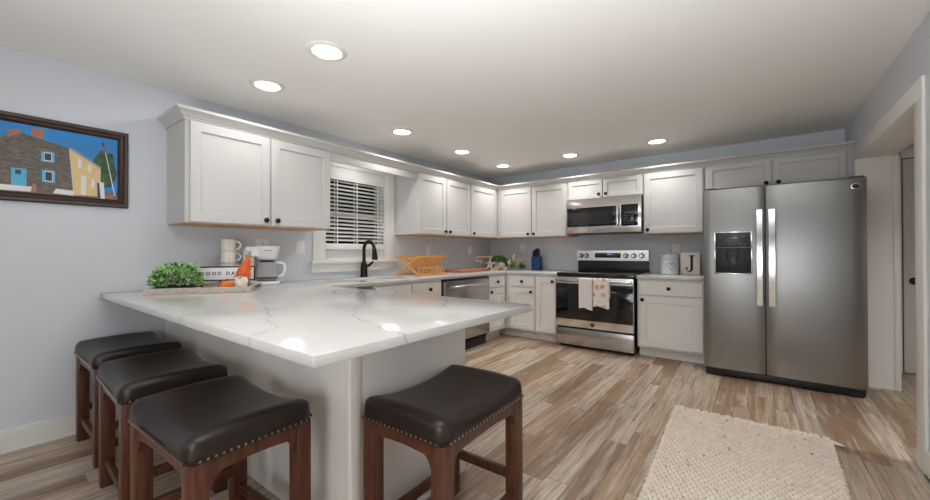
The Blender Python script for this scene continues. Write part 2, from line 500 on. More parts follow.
mb.box(RX, RX+0.222, OY1, 0.14, 0, H); mb.box(RX, RX+0.222, BY, OY0, 0, H); mb.box(RX, RX+0.222, OY0, OY1, OZ, H)
struct(mb, 'wall_right', 'pale blue-grey wall with the cased opening')
mb = MB().m(WALL).box(-0.16, 6.2, BY-0.14, BY, 0, H); struct(mb, 'wall_front')
mb = MB().m(TRIMP); mb.box(RX+0.222, 6.2, 0.17, 0.3, 0, H); mb.box(6.06, 6.2, BY, 0.3, 0, H)
struct(mb, 'wall_hall', 'white hall wall seen through the cased opening')
# jamb lining + casing of the opening
mb = MB().m(TRIMP)
mb.box(RX-0.006, RX+0.228, OY1-0.012, OY1+0.001, 0, OZ); mb.box(RX-0.006, RX+0.228, OY0-0.001, OY0+0.012, 0, OZ); mb.box(RX-0.006, RX+0.228, OY0, OY1, OZ-0.012, OZ+0.001)
mb.box(RX-0.010, RX, OY1-0.004, OY1+0.11, 0, OZ-0.006, 0.002); mb.box(RX-0.014, RX, OY0-0.125, OY0+0.004, 0, OZ-0.006, 0.002); mb.box(RX-0.014, RX, OY0-0.125, OY1+0.11, OZ-0.006, OZ+0.10, 0.002)
mb.box(RX+0.212, RX+0.25, OY1-0.018, OY1+0.10, 0, OZ, 0.002)
struct(mb, 'trim_1', 'white casing and jamb of the wide hall opening')
# hall door
mb = MB().m(TRIMP); mb.box(4.625, 5.44, 0.135, 0.168, 0.012, 2.045, 0.003)
d1 = struct(mb, 'door_1', 'white hall door with black lever handle')
hb = MB().m(BLACKPL).lathe([(0, 0), (0.032, 0), (0.034, 0.008), (0.026, 0.016), (0.011, 0.018), (0.010, 0.05), (0, 0.052)], lambda x, y, h: (4.69+x, 0.135-h, 0.885+y), 20)
hb.tube([(4.69, 0.09, 0.885), (4.72, 0.088, 0.887), (4.78, 0.09, 0.888), (4.82, 0.094, 0.886)], [0.011, 0.012, 0.012, 0.009], 10)
hh = hb.build('door_handle', d1, 40); hh['kind'] = 'structure'; hh['label'] = 'black lever handle'
mb = MB().m(TRIMP); mb.box(4.52, 4.615, 0.13, 0.17, 0, 2.15, 0.003); mb.box(4.52, 5.6, 0.13, 0.17, 2.055, 2.15, 0.003); mb.box(5.45, 5.55, 0.13, 0.17, 0, 2.055, 0.003)
struct(mb, 'trim_2', 'white casing around the hall door')
mb = MB().m(SLOT).box(4.615, 4.625, 0.15, 0.17, 0.0, 2.055).box(4.615, 5.45, 0.15, 0.17, 2.045, 2.055)
struct(mb, 'trim_3')
# baseboards
def baseboard(name, pts, label=None):
    mb = MB().m(TRIMP); mb.box(*pts, 0, 0.135, 0.003)
    x0, x1, y0, y1 = pts
    mb.box(x0, x1+0.008 if x1 < 1 else x1, y0, y1, 0, 0.018, 0.003)
    struct(mb, name, label)
baseboard('baseboard_left', (0, 0.016, BY, -4.40), 'white baseboard below the picture')
baseboard('baseboard_right', (RX-0.016, RX, BY, OY0-0.126))
baseboard('baseboard_front', (0.02, RX-0.02, BY, BY+0.016))

# window
mb = MB().m(TRIMP); x0 = 0.0; x1 = 0.022
mb.box(x0, x1, WY0-0.135, WY0, WZ0-0.01, 2.069, 0.002); mb.box(x0, x1, WY1, WY1+0.128, WZ0-0.01, 2.069, 0.002); mb.box(x0, x1, WY0-0.135, WY1+0.128, 2.07, 2.16, 0.002)
for (a, b, c, d) in ((WY0, WY0+0.012, WZ0, WZ1), (WY1-0.012, WY1, WZ0, WZ1), (WY0, WY1, WZ1-0.012, WZ1), (WY0, WY1, WZ0, WZ0+0.012)):
    mb.box(-0.15, 0.003, a, b, c, d)
w1 = struct(mb, 'window_1', 'white cased window above the sink, dark night outside')
mb = MB().m(TRIMP).box(-0.02, 0.05, WY0-0.165, WY1+0.142, 1.055, 1.083, 0.004); q = struct(mb, 'window_sill', None, w1)
mb = MB().m(TRIMP).box(0.0, 0.02, WY0-0.15, WY1+0.128, 0.965, 1.056, 0.003); q = struct(mb, 'window_apron', None, w1)
mb = MB().m(WHITEPL)
zm = 1.58
for (za, zb, xo) in ((WZ0+0.01, zm+0.02, -0.085), (zm-0.02, WZ1-0.01, -0.115)):
    mb.box(xo, xo+0.028, WY0+0.012, WY0+0.055, za, zb); mb.box(xo, xo+0.028, WY1-0.055, WY1-0.012, za, zb)
    mb.box(xo+0.001, xo+0.027, WY0+0.055, WY1-0.055, za, za+(0.115 if xo > -0.1 else 0.045)); mb.box(xo+0.001, xo+0.027, WY0+0.055, WY1-0.055, zb-0.04, zb)
sh = struct(mb, 'window_sash', None, w1)
mb = MB().m(PANE).box(-0.075, -0.071, WY0+0.05, WY1-0.05, WZ0+0.12, zm-0.01); struct(mb, 'pane', None, sh)
mb = MB().m(PANE).box(-0.105, -0.101, WY0+0.05, WY1-0.05, zm+0.01, WZ1-0.04); struct(mb, 'pane', None, sh)

# blind
bl = thing('window_blind', 'white slatted blind over the window above the sink', 'blind', (-0.02, (WY0+WY1)/2, WZ1))
ya, yb = WY0+0.016, WY1-0.016
MB().m(BLINDM).box(-0.052, -0.004, ya, yb, 1.985, WZ1-0.013, 0.003).box(-0.004, 0.008, ya-0.0, yb+0.0, 1.935, WZ1-0.013, 0.004).build('head_rail', bl)
mb = MB().m(BLINDM); z = 1.925; k = 0
while z > 1.285:
    R = Matrix.Translation((-0.028, 0, z)) @ Matrix.Rotation(math.radians(30), 4, 'Y')
    mb.box(-0.024, 0.024, ya, yb, -0.0015, 0.0015, mtx=R); z -= 0.0415; k += 1
sl = mb.build('slats', bl); 
MB().m(BLINDM).box(-0.052, -0.004, ya, yb, 1.20, 1.262, 0.005).build('bottom_rail', bl)
for yy in (ya+0.14, (ya+yb)/2, yb-0.1):
    MB().m(BLINDM).box(-0.0035, -0.002, yy-0.006, yy+0.006, 1.25, 1.99).box(-0.054, -0.0525, yy-0.006, yy+0.006, 1.25, 1.99).build('ladder_tape', bl)
MB().m(BLINDM).tube([(0.004, yb-0.05, 1.99), (0.006, yb-0.05, 1.5)], 0.004, 6).build('wand', bl)
# dark ground of the yard outside
mb = MB().m(NIGHT).box(-3.0, -0.17, -6.5, 1.0, -0.3, -0.05); struct(mb, 'ground_outside', 'dark ground outside the window')

# ------------------------------------------------------------------ ceiling lights
LENS = mat('light_lens', (1, 0.98, 0.95), 0.4, emit=LENS_E)
def ceiling_light(x, y, label, p=LAMP_W, h=H, wide=False):
    t = thing('ceiling_light', label, 'ceiling light', (x, y, h), 'recessed ceiling lights')
    MB().m(TRIMP).lathe([(0.078, -0.003), (0.088, -0.012), (0.108, -0.009), (0.118, -0.002), (0.118, 0.0), (0.078, 0.0)], lambda a, b, c: (x+a, y+b, h+c), 40, cap=False).build('trim_ring', t)
    MB().m(LENS).lathe([(0, -0.005), (0.082, -0.0045), (0.082, -0.002), (0, -0.002)], lambda a, b, c: (x+a, y+b, h+c), 40, cap=False).build('lens', t)
    area_lamp('lamp', (0, 0, -0.014), 0.15, p, WARM, parent=t, spread=PI if wide else math.radians(125))
    return t
ceiling_light(1.453, -3.98, 'recessed ceiling light above the middle of the peninsula, largest in view', PEN_W, wide=True)
ceiling_light(0.692, -3.973, 'recessed ceiling light above the coffee maker end of the peninsula', PEN_W, wide=True)
ceiling_light(0.675, -2.633, 'recessed ceiling light in front of the window')
ceiling_light(0.683, -1.656, 'recessed ceiling light above the dishwasher')
ceiling_light(0.679, -0.71, 'recessed ceiling light in the corner where the cabinet runs meet')
ceiling_light(1.651, -0.691, 'recessed ceiling light in front of the microwave')
ceiling_light(2.645, -0.686, 'recessed ceiling light nearest the refrigerator')
for (x, y) in ((3.3, -5.0), (1.3, -6.2), (3.0, -7.4)):
    ceiling_light(x, y, 'recessed ceiling light over the dining side of the room', DINING_W, wide=True)
ceiling_light(5.2, -2.2, 'recessed ceiling light in the hall', 16)

# ------------------------------------------------------------------ upper cabinets
GU = 'upper cabinets'
UF = 0.385; UZ0, UZ1 = 1.375, 2.12; DZ0, DZ1 = 1.383, 2.088
def upper(face, u0, u1, label, doors, z0=UZ0, depth=UF, under=True, doorz=None, loc=None):
    P = wmap(face, 0.0)
    um = (u0+u1)/2
    t = thing('upper_cabinet', label, 'cabinet', P(um, 0, z0), GU)
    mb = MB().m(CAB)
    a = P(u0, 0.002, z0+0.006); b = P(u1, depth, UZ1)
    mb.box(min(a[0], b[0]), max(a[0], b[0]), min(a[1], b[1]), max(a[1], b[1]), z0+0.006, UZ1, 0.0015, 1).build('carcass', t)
    if under:
        a = P(u0+0.004, 0.004, 0); b = P(u1-0.004, depth-0.002, 0)
        MB().m(RAWWOOD).box(min(a[0], b[0]), max(a[0], b[0]), min(a[1], b[1]), max(a[1], b[1]), z0, z0+0.006).build('underside', t)['label'] = 'raw wood underside'
    for (d0, d1, ku, kz) in doors:
        dz0, dz1 = doorz or (z0+0.010, DZ1)
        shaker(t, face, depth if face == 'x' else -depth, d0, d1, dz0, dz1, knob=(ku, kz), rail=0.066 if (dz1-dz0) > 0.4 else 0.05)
    return t
kz = 1.425
upper('x', -4.387, -3.262, 'white two-door upper cabinet hanging above the coffee maker', [(-4.362, -3.815, -3.855, kz), (-3.803, -3.270, -3.765, kz)])
upper('x', -2.122, -1.105, 'white two-door upper cabinet hanging beside the window', [(-2.112, -1.618, -1.655, kz), (-1.606, -1.112, -1.57, kz)])
upper('x', -1.103, -0.40, 'white single-door upper cabinet beside the inside corner, above the wooden cutting board', [(-1.093, -0.475, -1.055, kz)])
upper('y', 0.0, 1.492, 'white two-door upper cabinet between the inside corner and the microwave', [(0.435, 0.955, 0.915, kz), (0.967, 1.480, 1.005, kz)])
upper('y', 1.496, 2.432, 'short white two-door upper cabinet directly above the microwave', [(1.512, 1.958, 1.92, 1.90), (1.970, 2.418, 2.008, 1.90)], z0=1.845, under=False)
upper('y', 2.436, 3.056, 'white single-door upper cabinet hanging above the letter J block', [(2.448, 3.045, 2.49, kz)])
upper('y', 3.060, RX-0.002, 'short white two-door upper cabinet above the refrigerator', [(3.085, 3.630, 3.59, 1.855), (3.645, 4.170, 3.685, 1.855)], z0=1.812, under=False)
# fascia over the window
vb = thing('valance_board', 'white board bridging the upper cabinets above the window', 'board', (0.375, -2.69, 2.06))
MB().m(CAB).box(0.365, UF, -3.26, -2.124, 2.015, 2.12, 0.002).build('board', vb)
MB().m(WHITEPL).box(0.335, 0.365, -3.0, -2.6, 2.07, 2.10, 0.004).build('light_bar', vb)
area_lamp('lamp', (0.33-0.375, -2.8+2.69, 2.066-2.06), 0.06, 0.55, WARM, (0, math.radians(55), 0), vb)
# crown moulding
prof = [(-0.02, 2.122), (-0.004, 2.122), (0.004, 2.098), (0.010, 2.098), (0.014, 2.112), (0.024, 2.122), (0.040, 2.138), (0.052, 2.146), (0.056, 2.150), (0.056, 2.164), (-0.02, 2.164)]
prof = [(-0.015, 2.1215), (0.026, 2.1215), (0.030, 2.128), (0.042, 2.138), (0.058, 2.146), (0.064, 2.150), (0.064, 2.166), (-0.015, 2.166)]
prof = [(0.002, 2.094), (0.010, 2.094), (0.012, 2.106), (0.022, 2.112), (0.026, 2.122), (0.040, 2.136), (0.056, 2.143), (0.062, 2.147), (0.062, 2.165), (0.002, 2.165)]
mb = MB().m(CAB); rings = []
E0 = -4.387; EF = UF+0.001
for d, z in prof:
    rings.append(mb.verts([(0.001, E0-d, z), (EF+d, E0-d, z), (EF+d, -EF-d, z), (RX-0.001, -EF-d, z)]))
n = len(prof)
for i in range(n):
    A, B = rings[i], rings[(i+1) % n]
    for k in range(3): mb.face([A[k], A[k+1], B[k+1], B[k]])
mb.face([r[0] for r in rings]); mb.face([r[3] for r in rings][::-1])
tag(mb.build('crown_molding', angle=25), 'white crown molding running along the tops of all upper cabinets', 'molding')

# ------------------------------------------------------------------ base cabinets
GB = 'base cabinets'
BF = 0.735; BH = 0.865; TK = 0.645
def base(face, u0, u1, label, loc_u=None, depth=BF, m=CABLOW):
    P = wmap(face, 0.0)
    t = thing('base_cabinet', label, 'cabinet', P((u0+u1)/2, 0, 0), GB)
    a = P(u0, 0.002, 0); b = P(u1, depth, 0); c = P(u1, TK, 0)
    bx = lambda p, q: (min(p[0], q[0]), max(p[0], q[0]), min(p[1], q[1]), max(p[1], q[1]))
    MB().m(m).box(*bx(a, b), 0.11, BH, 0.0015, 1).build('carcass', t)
    MB().m(m).box(*bx(a, c), 0.0, 0.11).build('toe_kick', t)
    return t
PF = lambda f: BF if f == 'x' else -BF
DT, DB = 0.842, 0.70   # drawer front
t = base('x', -3.05, -2.105, 'white sink base cabinet below the window, behind the peninsula')
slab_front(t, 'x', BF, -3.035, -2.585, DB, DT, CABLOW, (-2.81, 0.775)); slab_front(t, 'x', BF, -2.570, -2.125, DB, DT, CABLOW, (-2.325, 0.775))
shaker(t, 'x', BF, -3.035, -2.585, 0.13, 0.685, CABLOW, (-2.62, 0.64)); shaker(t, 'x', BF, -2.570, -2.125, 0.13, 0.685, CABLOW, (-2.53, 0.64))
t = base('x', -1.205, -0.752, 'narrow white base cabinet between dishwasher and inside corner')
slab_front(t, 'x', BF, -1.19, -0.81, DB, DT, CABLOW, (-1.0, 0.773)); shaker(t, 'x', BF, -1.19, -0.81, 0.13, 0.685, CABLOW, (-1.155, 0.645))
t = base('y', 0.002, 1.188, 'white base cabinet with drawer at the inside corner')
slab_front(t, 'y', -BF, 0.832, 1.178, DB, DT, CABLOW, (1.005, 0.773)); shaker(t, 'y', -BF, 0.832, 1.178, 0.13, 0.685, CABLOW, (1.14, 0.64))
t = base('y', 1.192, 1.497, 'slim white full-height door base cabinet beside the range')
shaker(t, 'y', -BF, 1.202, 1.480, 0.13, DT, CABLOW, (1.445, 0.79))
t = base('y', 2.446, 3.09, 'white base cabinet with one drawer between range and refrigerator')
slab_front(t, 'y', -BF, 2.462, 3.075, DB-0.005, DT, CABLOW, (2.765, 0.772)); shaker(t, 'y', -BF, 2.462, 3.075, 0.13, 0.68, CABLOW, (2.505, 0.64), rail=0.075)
# peninsula
PX1, PY0, PY1 = 2.257, -4.396, -3.665
t = thing('peninsula_cabinet', 'off-white panelled peninsula base under the long quartz countertop', 'cabinet', (1.13, -4.03, 0))
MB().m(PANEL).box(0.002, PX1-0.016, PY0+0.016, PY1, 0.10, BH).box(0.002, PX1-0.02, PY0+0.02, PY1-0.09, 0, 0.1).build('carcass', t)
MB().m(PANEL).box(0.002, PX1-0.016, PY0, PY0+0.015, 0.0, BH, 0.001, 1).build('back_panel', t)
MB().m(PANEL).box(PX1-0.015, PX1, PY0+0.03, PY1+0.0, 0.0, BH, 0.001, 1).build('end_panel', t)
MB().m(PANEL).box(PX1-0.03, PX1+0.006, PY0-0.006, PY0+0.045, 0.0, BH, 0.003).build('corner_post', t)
for i in range(4):
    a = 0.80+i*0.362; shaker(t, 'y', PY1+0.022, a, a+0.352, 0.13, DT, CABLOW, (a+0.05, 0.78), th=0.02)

# dishwasher
t = thing('dishwasher', 'stainless steel dishwasher with bar handle below the counter', 'dishwasher', (0.4, -1.65, 0))
MB().m(BLACKPL).box(0.02, 0.735, -2.098, -1.212, 0.10, BH-0.003).box(0.02, 0.68, -2.09, -1.22, 0.0, 0.10).build('body', t)
dd = MB().m(STEELM).box(0.736, 0.785, -2.090, -1.216, 0.14, 0.84, 0.006).build('door', t)
MB().m(STEELV).tube([(0.786, -1.98, 0.775), (0.825, -1.975, 0.775), (0.83, -1.96, 0.775), (0.83, -1.35, 0.775), (0.825, -1.335, 0.775), (0.786, -1.33, 0.775)], 0.014, 10).build('handle', dd)
MB().m(BLACKPL).box(0.736, 0.78, -2.090, -1.216, 0.842, 0.861, 0.003).build('control_strip', t)
MB().m(BLACKPL).box(0.69, 0.735, -2.08, -1.23, 0.0, 0.13, 0.003).build('kick_plate', t)

# countertops
def slab(name, rects, z0, z1, m, label, cat, bev=0.004):
    bm = bmesh.new()
    xs = sorted({r[0] for r in rects} | {r[1] for r in rects}); ys = sorted({r[2] for r in rects} | {r[3] for r in rects})
    mb = MB().m(m); V = {}
    def v(i, j):
        if (i, j) not in V: V[(i, j)] = mb.bm.verts.new((xs[i], ys[j], z1))
        return V[(i, j)]
    fs = []
    for i in range(len(xs)-1):
        for j in range(len(ys)-1):
            cx, cy = (xs[i]+xs[i+1])/2, (ys[j]+ys[j+1])/2
            if any(r[0] < cx < r[1] and r[2] < cy < r[3] for r in rects) and not any(h[0] < cx < h[1] and h[2] < cy < h[3] for h in HOLES):
                fs.append(mb.face([v(i, j), v(i+1, j), v(i+1, j+1), v(i, j+1)]))
    r = bmesh.ops.extrude_face_region(mb.bm, geom=fs)
    vs = [g for g in r['geom'] if isinstance(g, bmesh.types.BMVert)]
    bmesh.ops.translate(mb.bm, verts=vs, vec=(0, 0, z0-z1))
    mb.bm.normal_update()
    es = [e for e in mb.bm.edges if len(e.link_faces) == 2 and e.calc_face_angle(0) > 1.0]
    rr = bmesh.ops.bevel(mb.bm, geom=es, offset=bev, segments=2, profile=0.5, affect='EDGES')
    o = mb.build(name, None, 30)
    return tag(o, label, cat)
SINK = (0.17, 0.60, -3.0, -2.22)
HOLES = [SINK]
for yy in (0,):
    pass
rects = [(0.002, 2.595, -4.755, -3.5335), (0.002, 0.765, -3.5335, -0.765), (0.002, 0.765, -0.765, -0.002), (0.765, 1.505, -0.765, -0.002),
         (SINK[0], SINK[1], SINK[2], SINK[3])]
slab('countertop', rects, BH+0.001, CT, QUARTZ, 'long white quartz countertop with grey veins, wrapping from peninsula to range', 'countertop')
slab('countertop', [(2.44, 3.096, -0.765, -0.002)], BH+0.001, CT, QUARTZ, 'short white quartz countertop between range and refrigerator', 'countertop')

# sink
t = thing('sink', 'stainless undermount sink below the window', 'sink', (0.385, -2.61, CT))
sx0, sx1, sy0, sy1 = SINK
ym = -2.58
for a, b in ((sy0-0.005, ym-0.012), (ym+0.012, sy1+0.005)):
    mb = MB().m(STEELV)
    x0_, x1_ = sx0-0.005, sx1+0.005; zt = BH-0.0005; zb = 0.70
    A = mb.verts([(x0_, a, zt), (x1_, a, zt), (x1_, b, zt), (x0_, b, zt)]); B = mb.verts([(x0_+0.02, a+0.02, zb), (x1_-0.02, a+0.02, zb), (x1_-0.02, b-0.02, zb), (x0_+0.02, b-0.02, zb)])
    for i in range(4): mb.face([A[i], A[(i+1) % 4], B[(i+1) % 4], B[i]])
    mb.face(B)
    mb.m(CHROME).lathe([(0, zb+0.003), (0.05, zb+0.003), (0.055, zb+0.0005)], lambda x, y, h: ((x0_+x1_)/2+x, (a+b)/2+y, h), 20, cap=False)
    mb.build('bowl', t)
MB().m(STEELV).box(sx0, sx1, ym-0.014, ym+0.014, 0.72, BH-0.012, 0.004).build('divider', t)
# faucet
fx, fy = 0.105, -2.66
t = thing('faucet', 'dark bronze gooseneck pull-down faucet behind the sink', 'faucet', (fx, fy, CT))
MB().m(KNOB).lathe([(0, 0), (0.044, 0), (0.044, 0.008), (0.038, 0.02), (0.036, 0.10), (0.031, 0.14), (0.022, 0.165), (0, 0.166)], lambda x, y, h: (fx+x, fy+y, CT+h), 20).build('base', t)
pts = [(fx, fy, CT+0.15), (fx, fy, CT+0.30)]
for i in range(11):
    a = PI - PI*i/10*0.97
    pts.append((fx+0.085+0.085*math.cos(a), fy-0.0, CT+0.30+0.085*math.sin(a)))
MB().m(KNOB).tube(pts, 0.0185, 12).build('spout', t)
ex = pts[-1]
MB().m(KNOB).tube([(ex[0], ex[1], ex[2]+0.005), (ex[0]+0.006, ex[1], ex[2]-0.05), (ex[0]+0.012, ex[1], ex[2]-0.12)], [0.020, 0.026, 0.033], 14).build('spray_head', t)
MB().m(KNOB).tube([(fx, fy+0.02, CT+0.115), (fx+0.01, fy+0.06, CT+0.125), (fx+0.03, fy+0.10, CT+0.165)], [0.019, 0.015, 0.012], 10).build('handle', t)

# ------------------------------------------------------------------ range
RX0, RX1 = 1.514, 2.431
t = thing('range', 'freestanding stainless steel electric range with black glass oven door', 'range', ((RX0+RX1)/2, -0.4, 0))
MB().m(BLACKPL).box(RX0+0.004, RX1-0.004, -0.785, -0.03, 0.03, 0.868).box(RX0+0.03, RX1-0.03, -0.74, -0.06, 0, 0.03).build('body', t)
ct = MB().m(BLACKGL).box(RX0, RX1, -0.80, -0.06, 0.870, 0.912, 0.006).build('cooktop', t)
mb = MB().m(CLOUDW)
for (cx, cy, r) in ((1.75, -0.58, 0.12), (2.2, -0.58, 0.10), (1.76, -0.28, 0.09), (2.2, -0.28, 0.11)):
    for rr in (r, r*0.65): mb.lathe([(rr, 0.9125), (rr+0.006, 0.9125)], lambda x, y, h: (cx+x, cy+y, h), 40, cap=False)
mb.build('burner_rings', ct)['label'] = 'faint grey burner rings'
MB().m(BLACKPL).box(RX0+0.004, RX1-0.004, -0.085, -0.03, 0.90, 1.04, 0.003).build('back_riser', t)
bg = thing  # keep names local
P = [(-0.075, 1.035), (-0.105, 1.05), (-0.088, 1.185), (-0.075, 1.192), (-0.03, 1.192), (-0.03, 1.035)]
bgo = MB().m(STEELV).prism(P, lambda u, v, a: (a, u, v), RX0+0.0, RX1-0.0).build('back_guard', t, 25)
yk = lambda z: -0.105+(z-1.05)*0.017/0.135
tilt = math.atan2(0.017, 0.135)
MB().m(BLACKGL).box(RX0+0.245, RX1-0.335, -0.1035, -0.09, 1.088, 1.152, 0.002).build('display', bgo)
MB().m(CYAN).box(RX0+0.41, RX0+0.47, -0.1045, -0.1036, 1.125, 1.142).build('clock_digits', bgo)['label'] = 'pale blue lit clock digits'
for kx in (RX0+0.055, RX0+0.13, RX1-0.27, RX1-0.175, RX1-0.08):
    MB().m(BLACKPL).lathe([(0, 0), (0.032, 0), (0.032, 0.004)], lambda x, y, h: (kx+x, -0.098-h, 1.115+y), 20).m(STEELV).lathe([(0.0, 0.004), (0.026, 0.004), (0.023, 0.026), (0.02, 0.03), (0, 0.03)], lambda x, y, h: (kx+x, -0.098-h, 1.115+y), 20).build('knob', bgo)
od = MB().m(STEELV).box(RX0+0.004, RX1-0.004, -0.832, -0.786, 0.262, 0.862, 0.004).build('oven_door', t)
MB().m(BLACKGL).box(RX0+0.006, RX1-0.006, -0.8345, -0.8315, 0.352, 0.785, 0.001).build('glass', od)
MB().m(CLOUDW).box(RX0+0.16, RX1-0.18, -0.8352, -0.8344, 0.43, 0.70).build('inner_window', od)
mb = MB().m(STEELV).box(RX0+0.02, RX1-0.02, -0.882, -0.862, 0.812, 0.846, 0.006)
mb.box(RX0+0.03, RX0+0.06, -0.866, -0.832, 0.816, 0.842).box(RX1-0.06, RX1-0.03, -0.866, -0.832, 0.816, 0.842).build('handle', od)
MB().m(DKGREY).lathe([(0, 0), (0.024, 0), (0.024, 0.002), (0, 0.002)], lambda x, y, h: ((RX0+RX1)/2+x, -0.832-h, 0.306+y*0.9), 24).build('badge', od)['label'] = 'small round badge'
MB().m(STEELM).box(RX0+0.004, RX1-0.004, -0.826, -0.786, 0.042, 0.24, 0.006).build('storage_drawer', t)
# towels over the handle
def towel(u0, u1, zf, zb, m, label):
    mb = MB().m(m); n = 10; path = []
    for z in (zf, 0.6, 0.7, 0.8): path.append((-0.8895, z))
    for i in range(7):
        a = PI*i/6; path.append((-0.872-0.0175*math.cos(a), 0.845+0.011*math.sin(a)))
    for z in (0.82, 0.75, zb): path.append((-0.8525, z))
    def ring(off):
        R = []
        for j, (y, z) in enumerate(path):
            row = []
            for i in range(n+1):
                f = i/n; w = 0.004*math.sin(f*9+j*0.3)*(1 if j < 4 else 0.0)
                sway = 0.012*math.sin(f*5)*(1 if j == 0 else 0)
                row.append(mb.bm.verts.new((u0+(u1-u0)*f, y-off*(1 if j < 6 else (-0.3 if j > 8 else 0))-abs(w), z+sway+off*(1 if 5 <= j <= 9 else 0))))
            R.append(row)
        return R
    A = ring(0.0); B = ring(0.005)
    for R in (A, B):
        for a, b in zip(R, R[1:]):
            for i in range(n): mb.face([a[i], a[i+1], b[i+1], b[i]])
    for k in (0, n):
        for j in range(len(path)-1): mb.face([A[j][k], A[j+1][k], B[j+1][k], B[j][k]])
    for j in (0, len(path)-1):
        for i in range(n): mb.face([A[j][i], A[j][i+1], B[j][i+1], B[j][i]])
    return tag(mb.build('dish_towel', None, 60), label, 'towel', 'towels on the oven handle')
towel(1.835, 1.995, 0.50, 0.62, TOWELS, 'white dish towel with faint pink check hanging on oven handle')
towel(2.005, 2.185, 0.53, 0.64, TOWELP, 'white dish towel printed with orange motifs hanging on oven handle')

# ------------------------------------------------------------------ microwave
mz0, mz1 = 1.405, 1.838
t = thing('microwave', 'stainless over-the-range microwave above the cooktop', 'microwave', ((RX0+RX1)/2, -0.25, mz0))
MB().m(DKGREY).box(RX0+0.004, RX1-0.004, -0.43, -0.004, mz0+0.006, mz1, 0.002).build('body', t)
MB().m(BLACKPL).box(RX0+0.02, RX1-0.02, -0.42, -0.03, mz0-0.006, mz0+0.006).build('vent_underside', t)
fw = RX1-RX0
md = MB().m(STEELV).box(RX0, RX1, -0.482, -0.432, mz0, mz1, 0.005).build('front', t)
MB().m(BLACKGL).box(RX0+0.012, RX0+0.69*fw, -0.4845, -0.481, mz0+0.085, mz1-0.105, 0.001).build('window', md)
MB().m(CLOUDW).box(RX0+0.06, RX0+0.64*fw, -0.4852, -0.4844, mz0+0.11, mz1-0.17).build('window_mesh', md)
cp = MB().m(BLACKGL).box(RX0+0.755*fw, RX0+0.965*fw, -0.4845, -0.481, mz0+0.075, mz1-0.10, 0.001).build('control_panel', md)
mb = MB().m(GREYTXT)
for i in range(4):
    for j in range(5):
        mb.box(RX0+0.80*fw+i*0.030, RX0+0.80*fw+i*0.030+0.012, -0.4852, -0.4844, mz0+0.10+j*0.032, mz0+0.108+j*0.032)
mb.build('buttons', cp)
MB().m(STEELV).tube([(RX0+0.722*fw, -0.482, mz1-0.12), (RX0+0.722*fw, -0.518, mz1-0.13), (RX0+0.722*fw, -0.525, mz1-0.2), (RX0+0.722*fw, -0.525, mz0+0.17), (RX0+0.722*fw, -0.518, mz0+0.10), (RX0+0.722*fw, -0.482, mz0+0.09)], 0.018, 12).build('handle', md)

# ------------------------------------------------------------------ refrigerator
FX0, FX1, FY, FZ0, FZ1 = 3.107, 4.200, -1.031, 0.069, 1.757; FG = 3.572
t = thing('refrigerator', 'large stainless side-by-side refrigerator with ice dispenser', 'refrigerator', ((FX0+FX1)/2, -0.5, 0))
MB().m(DKGREY).box(FX0+0.006, FX1-0.006, -0.935, -0.04, 0.03, 1.745, 0.004).build('body', t)
def fdoor(x0, x1, hole=None):
    mb = MB().m(STEEL)
    # gently bowed door front
    n = 14; R = []
    for k, (dz, inset) in enumerate(((FZ0, 0.012), (FZ0+0.012, 0.0), (FZ1-0.012, 0.0), (FZ1, 0.012))):
        row = []
        for i in range(n+1):
            f = i/n; bow = 0.012*(1-(2*f-1)**2)
            edge = 0.010 if i in (0, n) else 0.0
            row.append(mb.bm.verts.new((x0+(x1-x0)*f, FY+0.012-bow+edge+inset, dz)))
        R.append(row)
    bk = [mb.verts([(x0, -0.94, z), (x1, -0.94, z)]) for z in (FZ0, FZ1)]
    for a, b in zip(R, R[1:]):
        for i in range(n): mb.face([a[i], a[i+1], b[i+1], b[i]])
    mb.face([bk[0][0], bk[0][1], bk[1][1], bk[1][0]])
    mb.face(R[0][::-1] + [bk[0][0], bk[0][1]]); mb.face(R[-1] + [bk[1][1], bk[1][0]])
    mb.face([R[k][0] for k in range(4)] + [bk[1][0], bk[0][0]]); mb.face([R[k][n] for k in range(3, -1, -1)] + [bk[0][1], bk[1][1]])
    return mb
ld = fdoor(FX0, FG-0.004).build('freezer_door', t, 30)
rd = fdoor(FG+0.004, FX1).build('fridge_door', t, 30)
def fhandle(x0, x1, parent):
    za, zb = 0.692, 1.532
    mb = MB().m(STEELV)
    n = 12; R = []
    for i in range(n+1):
        f = i/n; z = za+(zb-za)*f; bow = 0.018*math.sin(PI*f)
        R.append(mb.verts([(x0, FY-0.042-bow, z), (x1, FY-0.042-bow, z), (x1-0.004, FY-0.062-bow, z), (x0+0.004, FY-0.062-bow, z)]))
    for A, B in zip(R, R[1:]):
        for i in range(4): mb.face([A[i], A[(i+1) % 4], B[(i+1) % 4], B[i]])
    mb.face(R[0]); mb.face(R[-1][::-1])
    for z in (za+0.01, zb-0.05): mb.box(x0+0.006, x1-0.006, FY-0.044, FY+0.010, z, z+0.04)
    mb.build('handle', parent, 30)
fhandle(3.507, 3.553, ld); fhandle(3.589, 3.640, rd)
DX0, DX1, DZa, DZb = 3.205, 3.468, 0.970, 1.338
dp = MB().m(CHROME); 
for (a, b, c, d) in ((DX0-0.012, DX0, DZa-0.012, DZb+0.012), (DX1, DX1+0.012, DZa-0.012, DZb+0.012), (DX0, DX1, DZa-0.012, DZa), (DX0, DX1, DZb, DZb+0.012)):
    dp.box(a, b, FY-0.012, FY+0.01, c, d, 0.003)
dp = dp.build('dispenser', ld); dp['label'] = 'black water and ice dispenser'
cvb = MB().m(BLACKPL).box(DX0, DX1, FY-0.007, FY+0.01, DZa, 1.205, 0.001)
